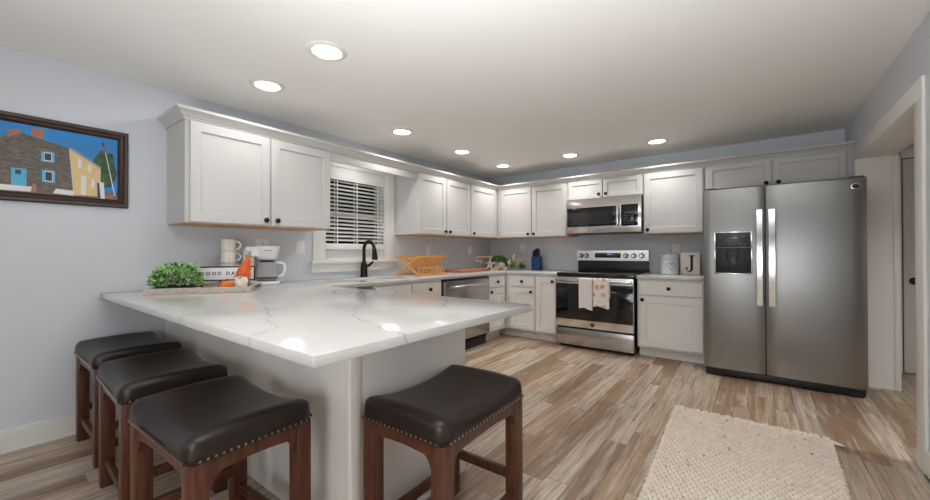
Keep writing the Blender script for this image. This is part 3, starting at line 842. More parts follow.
cvb.m(BLACKPL).box(DX0+0.005, DX1-0.005, FY-0.020, FY-0.007, DZa+0.004, DZa+0.018, 0.003).box(DX0+0.085, DX1-0.085, FY-0.024, FY-0.007, 1.085, 1.19, 0.006)
cvb.m(DKGREY).box(DX0+0.105, DX1-0.105, FY-0.032, FY-0.024, 1.03, 1.12, 0.004)
cvb.build('dispenser_recess', dp)
cpn = MB().m(DKGREY).box(DX0, DX1, FY-0.010, FY+0.01, 1.207, DZb, 0.002).build('control_panel', dp)
mb = MB().m(BLACKGL).box(DX0+0.09, DX0+0.165, FY-0.0108, FY-0.0098, 1.285, 1.315)
mb.m(GREYTXT)
for i in range(6): mb.box(DX0+0.025+i*0.038, DX0+0.04+i*0.038, FY-0.0108, FY-0.0098, 1.232, 1.238)
mb.box(DX0+0.03, DX0+0.045, FY-0.0108, FY-0.0098, 1.30, 1.306).box(DX0+0.2, DX0+0.22, FY-0.0108, FY-0.0098, 1.30, 1.306)
mb.build('display', cpn)
MB().m(STEELV).lathe([(0, 0), (0.027, 0), (0.027, 0.003), (0.022, 0.004), (0.0, 0.004)], lambda x, y, h: (4.135+x, FY+0.007-h, 1.683+y*0.85), 24).m(DKGREY).lathe([(0.0215, 0.0041), (0.019, 0.0046), (0.0, 0.0047)], lambda x, y, h: (4.135+x, FY+0.007-h, 1.683+y*0.85), 24).build('round_badge', rd)['label'] = 'small round maker badge'
MB().m(BLACKPL).box(FX0+0.01, FX1-0.01, -1.005, -0.90, 0.015, 0.068, 0.004).box(FX0+0.02, FX0+0.09, -0.98, -0.9, 0, 0.02).box(FX1-0.09, FX1-0.02, -0.98, -0.9, 0, 0.02).build('toe_grille', t)
MB().m(DKGREY).box(FX0+0.01, FX0+0.10, -0.99, -0.90, 1.746, 1.768, 0.003).box(FX1-0.10, FX1-0.01, -0.99, -0.90, 1.746, 1.768, 0.003).build('hinge_covers', t)

# ------------------------------------------------------------------ stools
SW, SD, SN = 0.55, 0.402, 0.547
def make_stool():
    t = thing('counter_stool', '', 'stool', (0, 0, 0), 'counter stools at the peninsula')
    # cushion
    mb = MB().m(LEATHER); nu, nv = 28, 20; top = []
    hw, hd = SW/2+0.006, SD/2+0.006; rr = 0.045
    def h(u, v):
        s = u/hw; q = v/hd
        base_ = 0.062 + 0.040*abs(s)**2.2 - 0.010*q*q
        e = min(hw-abs(u), hd-abs(v))
        k = max(0.0, min(1.0, e/0.05))
        return base_*1.0 - 0.036*(1-math.sqrt(1-(1-k)**2))
    for j in range(nv+1):
        row = []
        for i in range(nu+1):
            a = -1+2*i/nu; b = -1+2*j/nv
            u = hw*math.sin(a*PI/2*0.98)/math.sin(PI/2*0.98); v = hd*math.sin(b*PI/2*0.98)/math.sin(PI/2*0.98)
            # rounded plan corners
            cu, cv = max(0, abs(u)-(hw-rr)), max(0, abs(v)-(hd-rr))
            if cu > 0 and cv > 0:
                l = math.hypot(cu, cv); mx = max(cu, cv)
                f = mx/l
                uu = math.copysign(hw-rr+cu*f, u); vv = math.copysign(hd-rr+cv*f, v)
            else: uu, vv = u, v
            row.append(mb.bm.verts.new((uu, vv, SN-0.012+0.0+h(u, v))))
        top.append(row)
    for a, b in zip(top, top[1:]):
        for i in range(nu): mb.face([a[i], a[i+1], b[i+1], b[i]])
    loop = [top[0][i] for i in range(nu)] + [top[j][nu] for j in range(nv)] + [top[nv][i] for i in range(nu, 0, -1)] + [top[j][0] for j in range(nv, 0, -1)]
    low = []
    for f_, zz in ((1.012, SN+0.012), (1.004, SN-0.008), (0.985, SN-0.010)):
        low.append([mb.bm.verts.new((v.co.x*f_, v.co.y*f_, zz)) for v in loop])
    prev = loop
    for L in low:
        for i in range(len(L)): mb.face([prev[i], prev[(i+1) % len(L)], L[(i+1) % len(L)], L[i]])
        prev = L
    mb.face(prev)
    seat = mb.build('seat', t, 70); seat['label'] = 'dark brown leather saddle cushion'
    # nailheads
    mb = MB().m(NAIL); pts = []
    m_ = 24
    nx = 24; ny = 17; a = hw*1.006; b = hd*1.006
    for i in range(nx):
        f = -1+2*(i+0.5)/nx; pts += [((a-0.024)*f, -b, 'y', -1), ((a-0.024)*f, b, 'y', 1)]
    for i in range(ny):
        f = -1+2*(i+0.5)/ny; pts += [(-a, (b-0.024)*f, 'x', -1), (a, (b-0.024)*f, 'x', 1)]
    for (u, v, ax, sg) in pts:
        fn = (lambda x, y, hh: (u+sg*hh, v+x, SN-0.001+y)) if ax == 'x' else (lambda x, y, hh: (u+x, v+sg*hh, SN-0.001+y))
        mb.lathe([(0.0052, -0.003), (0.0044, 0.0018), (0.0, 0.0034)], fn, 8, cap=False)
    mb.m(LEATHER)
    for sg in (-1, 1):
        mb.box(-a+0.02, a-0.02, sg*b-0.001, sg*b+0.001, SN-0.006, SN+0.004); mb.box(sg*a-0.001, sg*a+0.001, -b+0.02, b-0.02, SN-0.006, SN+0.004)
    mb.build('nailhead_trim', t)['label'] = 'row of antique brass nailheads'
    # legs with a shaped bracket at the top
    lw = 0.056; ox, oy = SW/2-0.002, SD/2-0.002; ZT = SN-0.012
    for sx in (-1, 1):
        for sy in (-1, 1):
            mb = MB().m(CHERRY)
            x0_, x1_ = sorted((sx*ox, sx*(ox-lw))); y0_, y1_ = sorted((sy*oy, sy*(oy-lw)))
            mb.box(x0_, x1_, y0_, y1_, 0, ZT, 0.003)
            mb.build('leg', t)
    # aprons, arched underneath, with brackets flowing into the legs
    def apron(fn, L, name='apron'):
        mb = MB().m(CHERRY); up, lo = [], []
        N = 16
        for i in range(N+1):
            f = i/N; x = -L/2+L*f; e = min(f, 1-f)*L
            arch = 0.052 - 0.010*math.sin(PI*f)
            br = 0.050*max(0, 1-e/0.035)**2
            up.append((x, ZT)); lo.append((x, ZT-arch-br))
        mb.prism(up+lo[::-1], fn, 0, 0.022)
        mb.build(name, t, 30)
    lx = SW-0.004-2*lw; ly = SD-0.004-2*lw
    apron(lambda u, v, a: (u, -oy+0.008+a, v), lx); apron(lambda u, v, a: (u, oy-0.008-a, v), lx)
    apron(lambda u, v, a: (-ox+0.008+a, u, v), ly); apron(lambda u, v, a: (ox-0.008-a, u, v), ly)
    for sy in (-1, 1):
        y = sy*(oy-lw/2); MB().m(CHERRY).box(-lx/2, lx/2, y-0.012, y+0.012, 0.105, 0.145, 0.003).build('stretcher', t)
    for sx in (-1, 1):
        x = sx*(ox-lw/2); MB().m(CHERRY).box(x-0.012, x+0.012, -ly/2, ly/2, 0.18, 0.22, 0.003).build('stretcher', t)
    return t
proto = make_stool()
spots = [(0.383, -4.679, 0.007, 'dark leather saddle stool beside the baseboard, first from the wall'),
         (1.144, -4.702, -0.03, 'dark leather saddle stool, middle of the three along the long side'),
         (1.900, -4.717, 0.04, 'dark leather saddle stool with brass nailheads, along the long side closest to the peninsula corner'),
         (2.501, -4.102, PI/2+0.025, 'dark leather saddle stool on its own at the end of the peninsula')]
for i, (x, y, a, lab) in enumerate(spots):
    o = proto if i == 0 else copy_tree(proto)
    o.location = (x, y, 0); o.rotation_euler = (0, 0, a); o['label'] = lab

# ------------------------------------------------------------------ rug
t = thing('rug', 'ivory chunky woven rug with fringe on the plank floor', 'rug', (3.44, -3.0, 0))
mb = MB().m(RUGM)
c00, c10, c01, c11 = (3.10, -4.1), (3.80, -4.1), (3.030, -2.095), (3.862, -2.10)
NU, NV = 190, 400; V = []
for j in range(NV+1):
    fv = j/NV; row = []
    for i in range(NU+1):
        fu = i/NU
        x = (c00[0]*(1-fu)+c10[0]*fu)*(1-fv)+(c01[0]*(1-fu)+c11[0]*fu)*fv
        y = (c00[1]*(1-fu)+c10[1]*fu)*(1-fv)+(c01[1]*(1-fu)+c11[1]*fu)*fv
        rw = math.floor(fv*72); a = fu*28+0.5*(rw % 2)
        nub = abs(math.sin(PI*a))**0.75*abs(math.sin(PI*fv*72))**0.75
        rnd = random.uniform(-0.0012, 0.0012)
        e = min(fu, 1-fu, fv*2.4, (1-fv)*2.4); edge = min(1, e/0.012)
        wob = 0.006*math.sin(j*0.55)+0.004*math.sin(j*0.21) if (i in (0, NU)) else 0
        row.append(mb.bm.verts.new((x+wob, y, 0.002+edge*(0.001+0.021*nub+rnd))))
    V.append(row)
for a, b in zip(V, V[1:]):
    for i in range(NU): mb.face([a[i], a[i+1], b[i+1], b[i]])
mb.build('weave', t, 180)
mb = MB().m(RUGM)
for i in range(60):
    f = (i+0.5)/60; x = c01[0]*(1-f)+c11[0]*f; y = c01[1]*(1-f)+c11[1]*f
    L = random.uniform(0.035, 0.075) if i < 95 else 0.10; dx = random.uniform(-0.022, 0.022)
    mb.tube([(x, y-0.012, 0.010), (x+dx*0.5, y+L*0.5, 0.009), (x+dx, y+L, 0.005)], [0.009, 0.013, 0.006], 6)
mb.tube([(c11[0]-0.03, c11[1], 0.01), (c11[0]+0.02, c11[1]-0.025, 0.012), (c11[0]+0.055, c11[1]-0.035, 0.008)], [0.01, 0.011, 0.006], 6)
for sd in (0, 1):
    for k in range(150):
        f = (k+0.5)/150
        x = (c00[0]*(1-f)+c01[0]*f) if sd == 0 else (c10[0]*(1-f)+c11[0]*f); y = c00[1]*(1-f)+c01[1]*f
        s_ = -1 if sd == 0 else 1; L = random.uniform(0.008, 0.022)
        mb.tube([(x-s_*0.01, y, 0.010), (x+s_*L*0.5, y+0.004, 0.010), (x+s_*L, y, 0.005)], [0.006, 0.0075, 0.004], 6)
fr = mb.build('fringe', t, 180); fr['kind'] = 'stuff'

# ------------------------------------------------------------------ picture
py0, py1, pz0, pz1 = -5.95, -4.611, 1.478, 2.0
t = thing('framed_picture', 'walnut-framed picture of an old stone house under blue sky', 'picture', (0, (py0+py1)/2, 1.74))
mb = MB().m(FRAMEW); rings = []
for ins, xx in ((0, 0.002), (0, 0.022), (0.008, 0.032), (0.022, 0.030), (0.030, 0.022), (0.042, 0.024), (0.052, 0.016), (0.056, 0.010)):
    rings.append(mb.verts([(xx, py0+ins, pz0+ins), (xx, py1-ins, pz0+ins), (xx, py1-ins, pz1-ins), (xx, py0+ins, pz1-ins)]))
for A, B in zip(rings, rings[1:]):
    for i in range(4): mb.face([A[i], A[(i+1) % 4], B[(i+1) % 4], B[i]])
mb.face(rings[0][::-1]); mb.face(rings[-1])
mb.build('frame', t, 20)
SKY = mat('print_sky_blue', srgb(28, 128, 196), 0.4, var=0.15, scale=3)
def stone_mat():
    m = bpy.data.materials.new('print_stone'); m.use_nodes = True; n = NT(m); p = n.pos()
    br = n.n('ShaderNodeTexBrick'); mp = n.n('ShaderNodeMapping'); mp.inputs['Rotation'].default_value = (0, PI/2, PI/2)
    sp = n.n('ShaderNodeSeparateXYZ'); n.l(p, sp.inputs[0]); cb = n.n('ShaderNodeCombineXYZ'); n.l(sp.outputs[1], cb.inputs[0]); n.l(sp.outputs[2], cb.inputs[1])
    n.l(cb.outputs[0], br.inputs['Vector'])
    br.inputs['Color1'].default_value = (*srgb(92, 84, 80), 1); br.inputs['Color2'].default_value = (*srgb(128, 116, 106), 1); br.inputs['Mortar'].default_value = (*srgb(72, 66, 62), 1)
    br.inputs['Scale'].default_value = 22; br.inputs['Mortar Size'].default_value = 0.03
    n.l(n.mix(n.ramp(n.noise(p, 14, 3), [(0.5, 0.0), (0.7, 0.5)]), br.outputs[0], srgb(78, 82, 54)), n.b.inputs['Base Color'])
    n.b.inputs['Roughness'].default_value = 0.45
    return m
STONE = stone_mat()
TANW = mat('print_tan_wall', srgb(222, 192, 140), 0.45, var=0.12, sc3=(1, 3, 60))
PRED = mat('print_roof', srgb(150, 150, 160), 0.45); PTREE = mat('print_tree', srgb(52, 84, 48), 0.45, var=0.6, scale=50)
PBLUE = mat('print_light_blue', srgb(84, 176, 214), 0.45); PWHITE = mat('print_white', srgb(226, 226, 224), 0.45); PBRICK = mat('print_brick', srgb(160, 112, 92), 0.45, var=0.2, scale=80)
PGROUND = mat('print_ground', srgb(120, 104, 90), 0.45, var=0.4, scale=30); PDARK = mat('print_dark', srgb(44, 50, 60), 0.45); PFLAG = mat('print_flag_red', srgb(178, 84, 92), 0.45); PNAVY = mat('print_navy', srgb(40, 52, 96), 0.45)
def art(pts_px):   # picture-space (crop pixels of the print) -> wall
    return [( -4.611-0.056-(508-a)*(1.04/508)*0.555, 0) for a in pts_px]
def U(px, pyy):
    # print coordinates: px 0..508 spans the visible print, pyy top 95..415
    y = -5.182+(px/508.0)*0.515
    z0 = 1.535; z1 = 1.944
    top = 95+px*(75/508.0); bot = 395+px*(30/508.0)
    f = (bot-pyy)/(bot-top)
    return (y, z0+(z1-z0)*f)
mb = MB(); depth_i = [0]
def poly(m, pts):
    depth_i[0] += 1; x = 0.0102+depth_i[0]*0.00008
    mb.m(m); mb.face(mb.verts([(x, y, z) for y, z in pts]))
def pp(m, pts): poly(m, [U(*q) for q in pts])
poly(SKY, [(py0+0.056, 1.534), (py1-0.056, 1.534), (py1-0.056, 1.944), (py0+0.056, 1.944)])
tr = [U(440+62*math.cos(a)*(1+0.12*math.sin(5*a)), 300+82*math.sin(a)*(1+0.1*math.cos(7*a))) for a in [2*PI*i/40 for i in range(40)]]
poly(PTREE, [(min(y, py1-0.057), max(z, 1.536)) for y, z in tr])
poly(PGROUND, [(py0+0.056, 1.534), (py1-0.056, 1.534), (py1-0.056, U(500, 395)[1]), (py0+0.056, 1.575)])
pp(TANW, [(278, 208), (425, 292), (425, 412), (298, 408)])
pp(PRED, [(275, 203), (290, 205), (430, 288), (425, 296)])
gx = [(-260, 385), (-260, 300), (-100, 190), (78, 145), (275, 205), (298, 408)]
pp(STONE, gx)
pp(PBRICK, [(122, 160), (122, 122), (172, 128), (172, 172)]); pp(PBRICK, [(28, 165), (28, 132), (78, 130), (78, 150)])
for (a, b, c, d) in ((160, 215, 222, 266), (163, 218, 302, 354)):
    pp(PBLUE, [(a, d), (b, d+4), (b, c+4), (a, c)]); pp(PWHITE, [(a+12, d-4), (b-10, d-1), (b-10, c+8), (a+12, c+5)]); pp(PDARK, [(a+14, d-7), (b-13, d-4), (b-13, c+11), (a+14, c+8)])
pp(PBLUE, [(42, 370), (102, 374), (102, 300), (42, 296)]); pp(PDARK, [(58, 322), (80, 324), (80, 306), (58, 304)])
for (a, b, c, d) in ((318, 334, 250, 290), (332, 356, 320, 405), (380, 396, 335, 375), (364, 380, 275, 305)): pp(PWHITE, [(a, d), (b, d+3), (b, c+6), (a, c)])
pp(PWHITE, [(208, 402), (300, 410), (300, 390), (222, 382)]); pp(PWHITE, [(0, 392), (128, 398), (128, 376), (0, 368)]); pp(PBRICK, [(118, 398), (144, 399), (138, 362), (126, 362)])
pp(PWHITE, [(418, 420), (446, 422), (440, 352), (410, 350)]); pp(PNAVY, [(410, 416), (424, 420), (418, 354), (408, 352)])
pp(PWHITE, [(492, 408), (497, 408), (450, 224), (446, 222)]); pp(PFLAG, [(436, 190), (462, 212), (452, 216), (434, 200)]); pp(PNAVY, [(432, 176), (442, 186), (440, 200), (432, 192)])
for f in mb.bm.faces:
    f.normal_update()
    if f.normal.x < 0: f.normal_flip()
mb.build('print', t)['label'] = 'printed scene of stone house, tan wing, tree and flagpole'

# ------------------------------------------------------------------ outlets
GO = 'outlets and switches above the counter'
def outlet(face, u, z, label, sw=False, w=0.086, hgt=0.125):
    P = wmap(face, 0.0); t = thing('light_switch' if sw else 'wall_outlet', label, 'switch' if sw else 'outlet', P(u, 0, z), GO)
    def bx(mb, u0, u1, n0, n1, z0, z1, bev=0):
        a = P(u0, n0, z0); b = P(u1, n1, z1)
        mb.box(min(a[0], b[0]), max(a[0], b[0]), min(a[1], b[1]), max(a[1], b[1]), z0, z1, bev); return mb
    bx(MB().m(PLATE), u-w/2, u+w/2, 0.0, 0.007, z-hgt/2, z+hgt/2, 0.003).build('cover_plate', t)
    if sw:
        bx(MB().m(PLATE), u-0.02, u+0.02, 0.006, 0.011, z-0.036, z+0.036, 0.002).build('rocker', t)
    else:
        for dz in (-0.024, 0.024):
            mb = bx(MB().m(PLATE), u-0.020, u+0.020, 0.006, 0.009, z+dz-0.017, z+dz+0.017, 0.003); mb.m(SLOT)
            bx(mb, u-0.009, u-0.006, 0.0085, 0.0095, z+dz-0.005, z+dz+0.007); bx(mb, u+0.006, u+0.009, 0.0085, 0.0095, z+dz-0.005, z+dz+0.007)
            mb.build('socket', t)
outlet('x', -3.69, 1.225, 'white outlet plate above the coffee maker', w=0.115)
outlet('x', -3.332, 1.218, 'white switch plate between coffee maker and window', True)
outlet('x', -1.525, 1.178, 'white switch plate above the bamboo dish rack', True)
outlet('x', -0.575, 1.195, 'white switch plate near the inside corner, above the cutting board', True)
outlet('y', 0.603, 1.24, 'white outlet plate above the Family sign')
outlet('y', 2.725, 1.195, 'white outlet plate behind the white canister')

# ------------------------------------------------------------------ text helper
def text_mesh(mb, body, size, M, depth=0.002, bold=0.0):
    cu = bpy.data.curves.new('lettering', 'FONT'); cu.body = body; cu.size = size; cu.extrude = depth; cu.offset = bold
    cu.align_x = 'CENTER'; cu.align_y = 'CENTER'; cu.resolution_u = 3
    o = bpy.data.objects.new('lettering', cu); COL.objects.link(o)
    dg = bpy.context.evaluated_depsgraph_get(); me = bpy.data.meshes.new_from_object(o.evaluated_get(dg))
    bpy.data.objects.remove(o); me.transform(M)
    off = len(mb.bm.verts); vs = mb.verts([v.co for v in me.vertices])
    for p in me.polygons: mb.face([vs[i] for i in p.vertices])
    bpy.data.meshes.remove(me)

# ------------------------------------------------------------------ tray group on the peninsula
TA = (0.434, -4.624); ang = math.radians(55.68)
TM = Matrix.Translation((TA[0], TA[1], CT)) @ Matrix.Rotation(ang, 4, 'Z')    # x along the tray front, y towards the wall
TL, TD = 0.607, 0.36
def at_tray(name, label, cat, s, tt, z=0.014):
    o = thing(name, label, cat, tuple(TM @ Vector((s, tt, z))))
    M = TM @ Matrix.Translation((s, tt, z))
    return o, M
t, M = at_tray('serving_tray', 'whitewashed wooden tray holding the plant, sign and gnome', 'tray', TL/2, TD/2, 0)
hl, hd_ = TL/2, TD/2
MB().m(TRAYW).box(-hl+0.012, hl-0.012, -hd_+0.012, hd_-0.012, 0.001, 0.012).build('tray_floor', t, mtx=M)
for (a, b, c, d) in ((-hl, hl, -hd_, -hd_+0.014), (-hl, hl, hd_-0.014, hd_), (-hl, -hl+0.014, -hd_+0.014, hd_-0.014), (hl-0.014, hl, -hd_+0.014, hd_-0.014)):
    MB().m(TRAYW).box(a, b, c, d, 0.0005, 0.040, 0.002).build('side', t, mtx=M)
for sg in (-1, 1):
    MB().m(BLACKM).tube([(sg*(hl+0.001), -0.06, 0.028), (sg*(hl+0.022), -0.055, 0.028), (sg*(hl+0.024), 0, 0.028), (sg*(hl+0.022), 0.055, 0.028), (sg*(hl+0.001), 0.06, 0.028)], 0.005, 8).build('handle', t, mtx=M)

def leafball(mb, n, c, r, size, mats, zmin=0.0, seed=1, droop=0.3):
    rnd = random.Random(seed)
    for k in range(n):
        th = rnd.uniform(0, 2*PI); ph = math.acos(rnd.uniform(-0.25, 1)); q = rnd.uniform(0.35, 1.0)**0.5
        p = Vector((c[0]+r[0]*q*math.sin(ph)*math.cos(th), c[1]+r[1]*q*math.sin(ph)*math.sin(th), max(zmin, c[2]+r[2]*q*math.cos(ph))))
        d = Vector((math.sin(ph)*math.cos(th), math.sin(ph)*math.sin(th), math.cos(ph)*0.8+rnd.uniform(-droop, 0.5))) + Vector((rnd.gauss(0, .35), rnd.gauss(0, .35), rnd.gauss(0, .3)))
        d.normalize(); L = size*rnd.uniform(0.7, 1.3)
        side = d.cross(Vector((rnd.gauss(0, 1), rnd.gauss(0, 1), rnd.gauss(0, 1)))).normalized(); up = side.cross(d).normalized()
        mb.m(rnd.choice(mats))
        a = p; b = p+d*L*0.45+side*L*0.28+up*L*0.05; cc = p+d*L; e = p+d*L*0.45-side*L*0.28+up*L*0.05; mid = p+d*L*0.5-up*L*0.04
        v = mb.verts([a, b, cc, e, mid])
        mb.face([v[0], v[1], v[4]]); mb.face([v[1], v[2], v[4]]); mb.face([v[2], v[3], v[4]]); mb.face([v[3], v[0], v[4]])
t, M = at_tray('potted_plant', 'bushy green leafy plant at the end of the wooden tray', 'plant', 0.138, 0.125)
MB().m(SOIL).box(-0.10, 0.10, -0.045, 0.055, 0, 0.042, 0.006).build('planter', t, mtx=M)
mb = MB(); leafball(mb, 900, (0, 0, 0.055), (0.140, 0.082, 0.125), 0.026, [LEAF, LEAF, LEAFL, LEAFD], zmin=0.043, seed=3)
rn = random.Random(11)
for q in range(9):
    a_ = rn.uniform(0, 6.28); leafball(mb, 26, (0.105*math.cos(a_), 0.055*math.sin(a_), rn.uniform(0.05, 0.15)), (0.03, 0.03, 0.03), 0.024, [LEAF, LEAFL], zmin=0.043, seed=q+40)
mb.build('foliage', t, 180, mtx=M)
mb = MB().m(LEAFD)
rn = random.Random(5)
for k in range(30):
    a = rn.uniform(0, 2*PI); r = rn.uniform(0.03, 0.15)
    mb.tube([(0.3*r*math.cos(a), 0.2*r*math.sin(a), 0.05), (0.7*r*math.cos(a), 0.5*r*math.sin(a), 0.11), (r*math.cos(a), 0.7*r*math.sin(a), 0.16-r*0.3)], 0.0016, 4)
mb.build('stems', t, mtx=M)

t, M = at_tray('tabletop_sign', 'white wooden sign reading GOOD DAY in black metal stand', 'sign', 0.375, 0.285)
sw = 0.205; z0, z1 = 0.052, 0.152
MB().m(SIGNFACE).box(-sw+0.006, sw-0.006, -0.006, 0.006, z0+0.004, z1-0.004, 0.001).build('sign_board', t, mtx=M)
mb = MB().m(BLACKM)
for (a, b, c, d) in ((-sw, sw, z0-0.002, z0+0.006), (-sw, sw, z1-0.006, z1+0.003), (-sw, -sw+0.007, z0, z1), (sw-0.007, sw, z0, z1)): mb.box(a, b, -0.009, 0.009, c, d)
for xx in (-0.14, -0.02, 0.14): mb.box(xx-0.004, xx+0.004, -0.004, 0.004, 0.003, z0); mb.box(xx-0.006, xx+0.006, -0.03, 0.03, 0, 0.005)
mb.build('stand', t, mtx=M)
mb = MB().m(INK); text_mesh(mb, 'G O O D   D A Y', 0.0335, M @ Matrix.Translation((-0.022, -0.0068, (z0+z1)/2)) @ Matrix.Rotation(PI/2, 4, 'X'), 0.0006, 0.0008)
mb.build('lettering', t)

t, M = at_tray('pumpkin', 'small orange pumpkin on the wooden tray beside the gnome', 'pumpkin', 0.444, 0.07)
mb = MB().m(ORANGE)
pr = []
for i in range(11):
    a = PI*i/10; pr.append((0.042*math.sin(a)**0.8 if 0 < i < 10 else 0.0, 0.032-0.032*math.cos(a)))
seg = 48; rings = []
for r, h in pr:
    if r == 0: rings.append([mb.bm.verts.new((0, 0, h+(-0.006 if h > 0.03 else 0.0)))])
    else: rings.append([mb.bm.verts.new((r*(0.86+0.14*abs(math.cos(4.5*2*PI*k/seg)))*math.cos(2*PI*k/seg), r*(0.86+0.14*abs(math.cos(4.5*2*PI*k/seg)))*math.sin(2*PI*k/seg), h)) for k in range(seg)])
for A, B in zip(rings, rings[1:]):
    for i in range(seg):
        j = (i+1) % seg
        if len(A) == 1: mb.face([A[0], B[i], B[j]])
        elif len(B) == 1: mb.face([A[i], A[j], B[0]])
        else: mb.face([A[i], A[j], B[j], B[i]])
mb.build('body', t, 60, mtx=M)
MB().m(OLIVE).tube([(0, 0, 0.055), (0.002, 0, 0.068), (0.008, 0.003, 0.077)], [0.006, 0.005, 0.004], 8).build('stem', t, mtx=M)

t, M = at_tray('gnome_figurine', 'autumn gnome figurine with tall orange hat on the wooden tray', 'figurine', 0.540, 0.105)
MB().m(OLIVE).lathe([(0, 0), (0.039, 0), (0.041, 0.02), (0.039, 0.06), (0.036, 0.085), (0, 0.09)], None, 20).build('body', t, mtx=M)
hat = [(0.0, 0.085), (0.043, 0.082), (0.048, 0.092), (0.045, 0.115), (0.040, 0.130), (0.043, 0.142), (0.035, 0.160), (0.028, 0.172), (0.029, 0.182), (0.017, 0.203), (0.009, 0.222), (0.0, 0.228)]
mb = MB().m(FELT).lathe(hat, lambda x, y, h: (x+0.03*max(0, h-0.12)/0.1, y, h), 20)
mb.build('hat', t, 60, mtx=M)
mb = MB().m(BEARD)
mb.lathe([(0.0, 0.004), (0.022, 0.005), (0.038, 0.025), (0.043, 0.055), (0.036, 0.085), (0, 0.10)], lambda x, y, h: (x-0.006, y*0.6-0.036, h), 18)
mb.build('beard', t, 60, mtx=M)
MB().m(SKIN).sphere((-0.010, -0.060, 0.086), 0.011).build('nose', t, mtx=M)
mb = MB(); leafball(mb, 46, (0.0, -0.012, 0.098), (0.043, 0.044, 0.012), 0.024, [YELLOWF, FELT, ORANGE], zmin=0.085, seed=8)
leafball(mb, 14, (0.026, -0.040, 0.045), (0.006, 0.010, 0.022), 0.016, [YELLOWF, OLIVE], zmin=0.04, seed=9)
leafball(mb, 10, (0.03, 0, 0.222), (0.010, 0.010, 0.010), 0.02, [FELT, OLIVE], zmin=0.2, seed=10)
mb.build('felt_leaves', t, 180, mtx=M)

# ------------------------------------------------------------------ mugs
mx, my = 0.165, -4.03
def mug():
    t = thing('mug', '', 'mug', (0, 0, 0), 'stacked mugs by the coffee maker')
    MB().m(MUGM).lathe([(0, 0), (0.044, 0), (0.049, 0.004), (0.0515, 0.02), (0.0515, 0.088), (0.050, 0.0925), (0.047, 0.092), (0.046, 0.012), (0, 0.010)], None, 28, cap=False).build('cup', t, 40)
    mb = MB().m(MUGDOT)
    for i in range(14):
        a = 2*PI*i/14; mb.box(-0.003, 0.003, -0.0005, 0.0008, 0.080, 0.084, mtx=Matrix.Rotation(a, 4, 'Z') @ Matrix.Translation((0, -0.0518, 0)))
    for a in (0.2, 2.3, 4.4): mb.box(-0.0012, 0.0012, -0.0005, 0.0007, 0.012, 0.078, mtx=Matrix.Rotation(a, 4, 'Z') @ Matrix.Translation((0, -0.0518, 0)))
    mb.build('printed_pattern', t)
    pts = [(0.050+0.036*math.sin(a), 0, 0.048+0.030*math.cos(a)) for a in [PI*i/10 for i in range(11)]]
    MB().m(MUGM).tube(pts, 0.0058, 8).build('handle', t)
    return t
m0 = mug()
for k, w in enumerate(('bottom of the stack, mostly behind the sign', 'second from the bottom, its foot behind the sign', 'directly below the topmost mug', 'topmost of the stack')):
    o = m0 if k == 0 else copy_tree(m0)
    o.location = (mx, my, CT+0.0005+0.0933*k); o.rotation_euler = (0, 0, math.radians(62)); o['label'] = 'cream mug with printed rim, ' + w

# ------------------------------------------------------------------ coffee maker
cx, cy = 0.215, -3.80
t = thing('coffee_maker', 'white drip coffee maker with glass carafe below the outlet plate', 'coffee maker', (cx, cy, CT))
M = Matrix.Translation((cx, cy, CT)) @ Matrix.Rotation(math.radians(62), 4, 'Z')   # local -y faces the room
MB().m(WHITEPL).box(-0.085, 0.145, -0.10, 0.10, 0.0005, 0.032, 0.010).m(DKGREY).lathe([(0, 0.033), (0.075, 0.033), (0.075, 0.036), (0, 0.036)], lambda x, y, h: (0.045+x, -0.01+y, h), 28).build('base_plate', t, mtx=M)
MB().m(TANK).box(-0.13, -0.045, -0.07, 0.10, 0.0005, 0.30, 0.02, 3).build('water_tank', t, mtx=M)
pr = [(0.0, 0.215), (0.070, 0.215), (0.082, 0.235), (0.098, 0.305), (0.100, 0.316), (0.094, 0.322), (0.0, 0.323)]
MB().m(WHITEPL).lathe(pr, lambda x, y, h: (0.045+x*0.98, -0.005+y*0.95, h), 32).box(-0.11, 0.0, -0.07, 0.09, 0.235, 0.318, 0.012).build('filter_basket', t, mtx=M)
MB().m(GREYTXT).box(0.03, 0.09, -0.1035, -0.1005, 0.282, 0.288).build('logo_mark', t, mtx=M)
cf = MB().m(CARAFE).lathe([(0.0, 0.037), (0.066, 0.038), (0.078, 0.055), (0.082, 0.09), (0.074, 0.14), (0.058, 0.175), (0.055, 0.19)], lambda x, y, h: (0.045+x, -0.01+y, h), 32, cap=False).build('carafe', t, mtx=M)
MB().m(DKGREY).lathe([(0.079, 0.052), (0.0815, 0.052), (0.0825, 0.062), (0.080, 0.062)], lambda x, y, h: (0.045+x, -0.01+y, h), 32, cap=False).m(BLACKPL).lathe([(0, 0.19), (0.056, 0.19), (0.054, 0.203), (0, 0.206)], lambda x, y, h: (0.045+x, -0.01+y, h), 28).build('carafe_lid', cf, mtx=M)
hp = [(0.120, -0.01, 0.182), (0.150, -0.012, 0.185), (0.175, -0.014, 0.17), (0.182, -0.014, 0.125), (0.168, -0.013, 0.08), (0.135, -0.012, 0.066)]
MB().m(WHITEPL).tube(hp, [0.011, 0.012, 0.013, 0.013, 0.012, 0.010], 10).build('carafe_handle', cf, mtx=M)

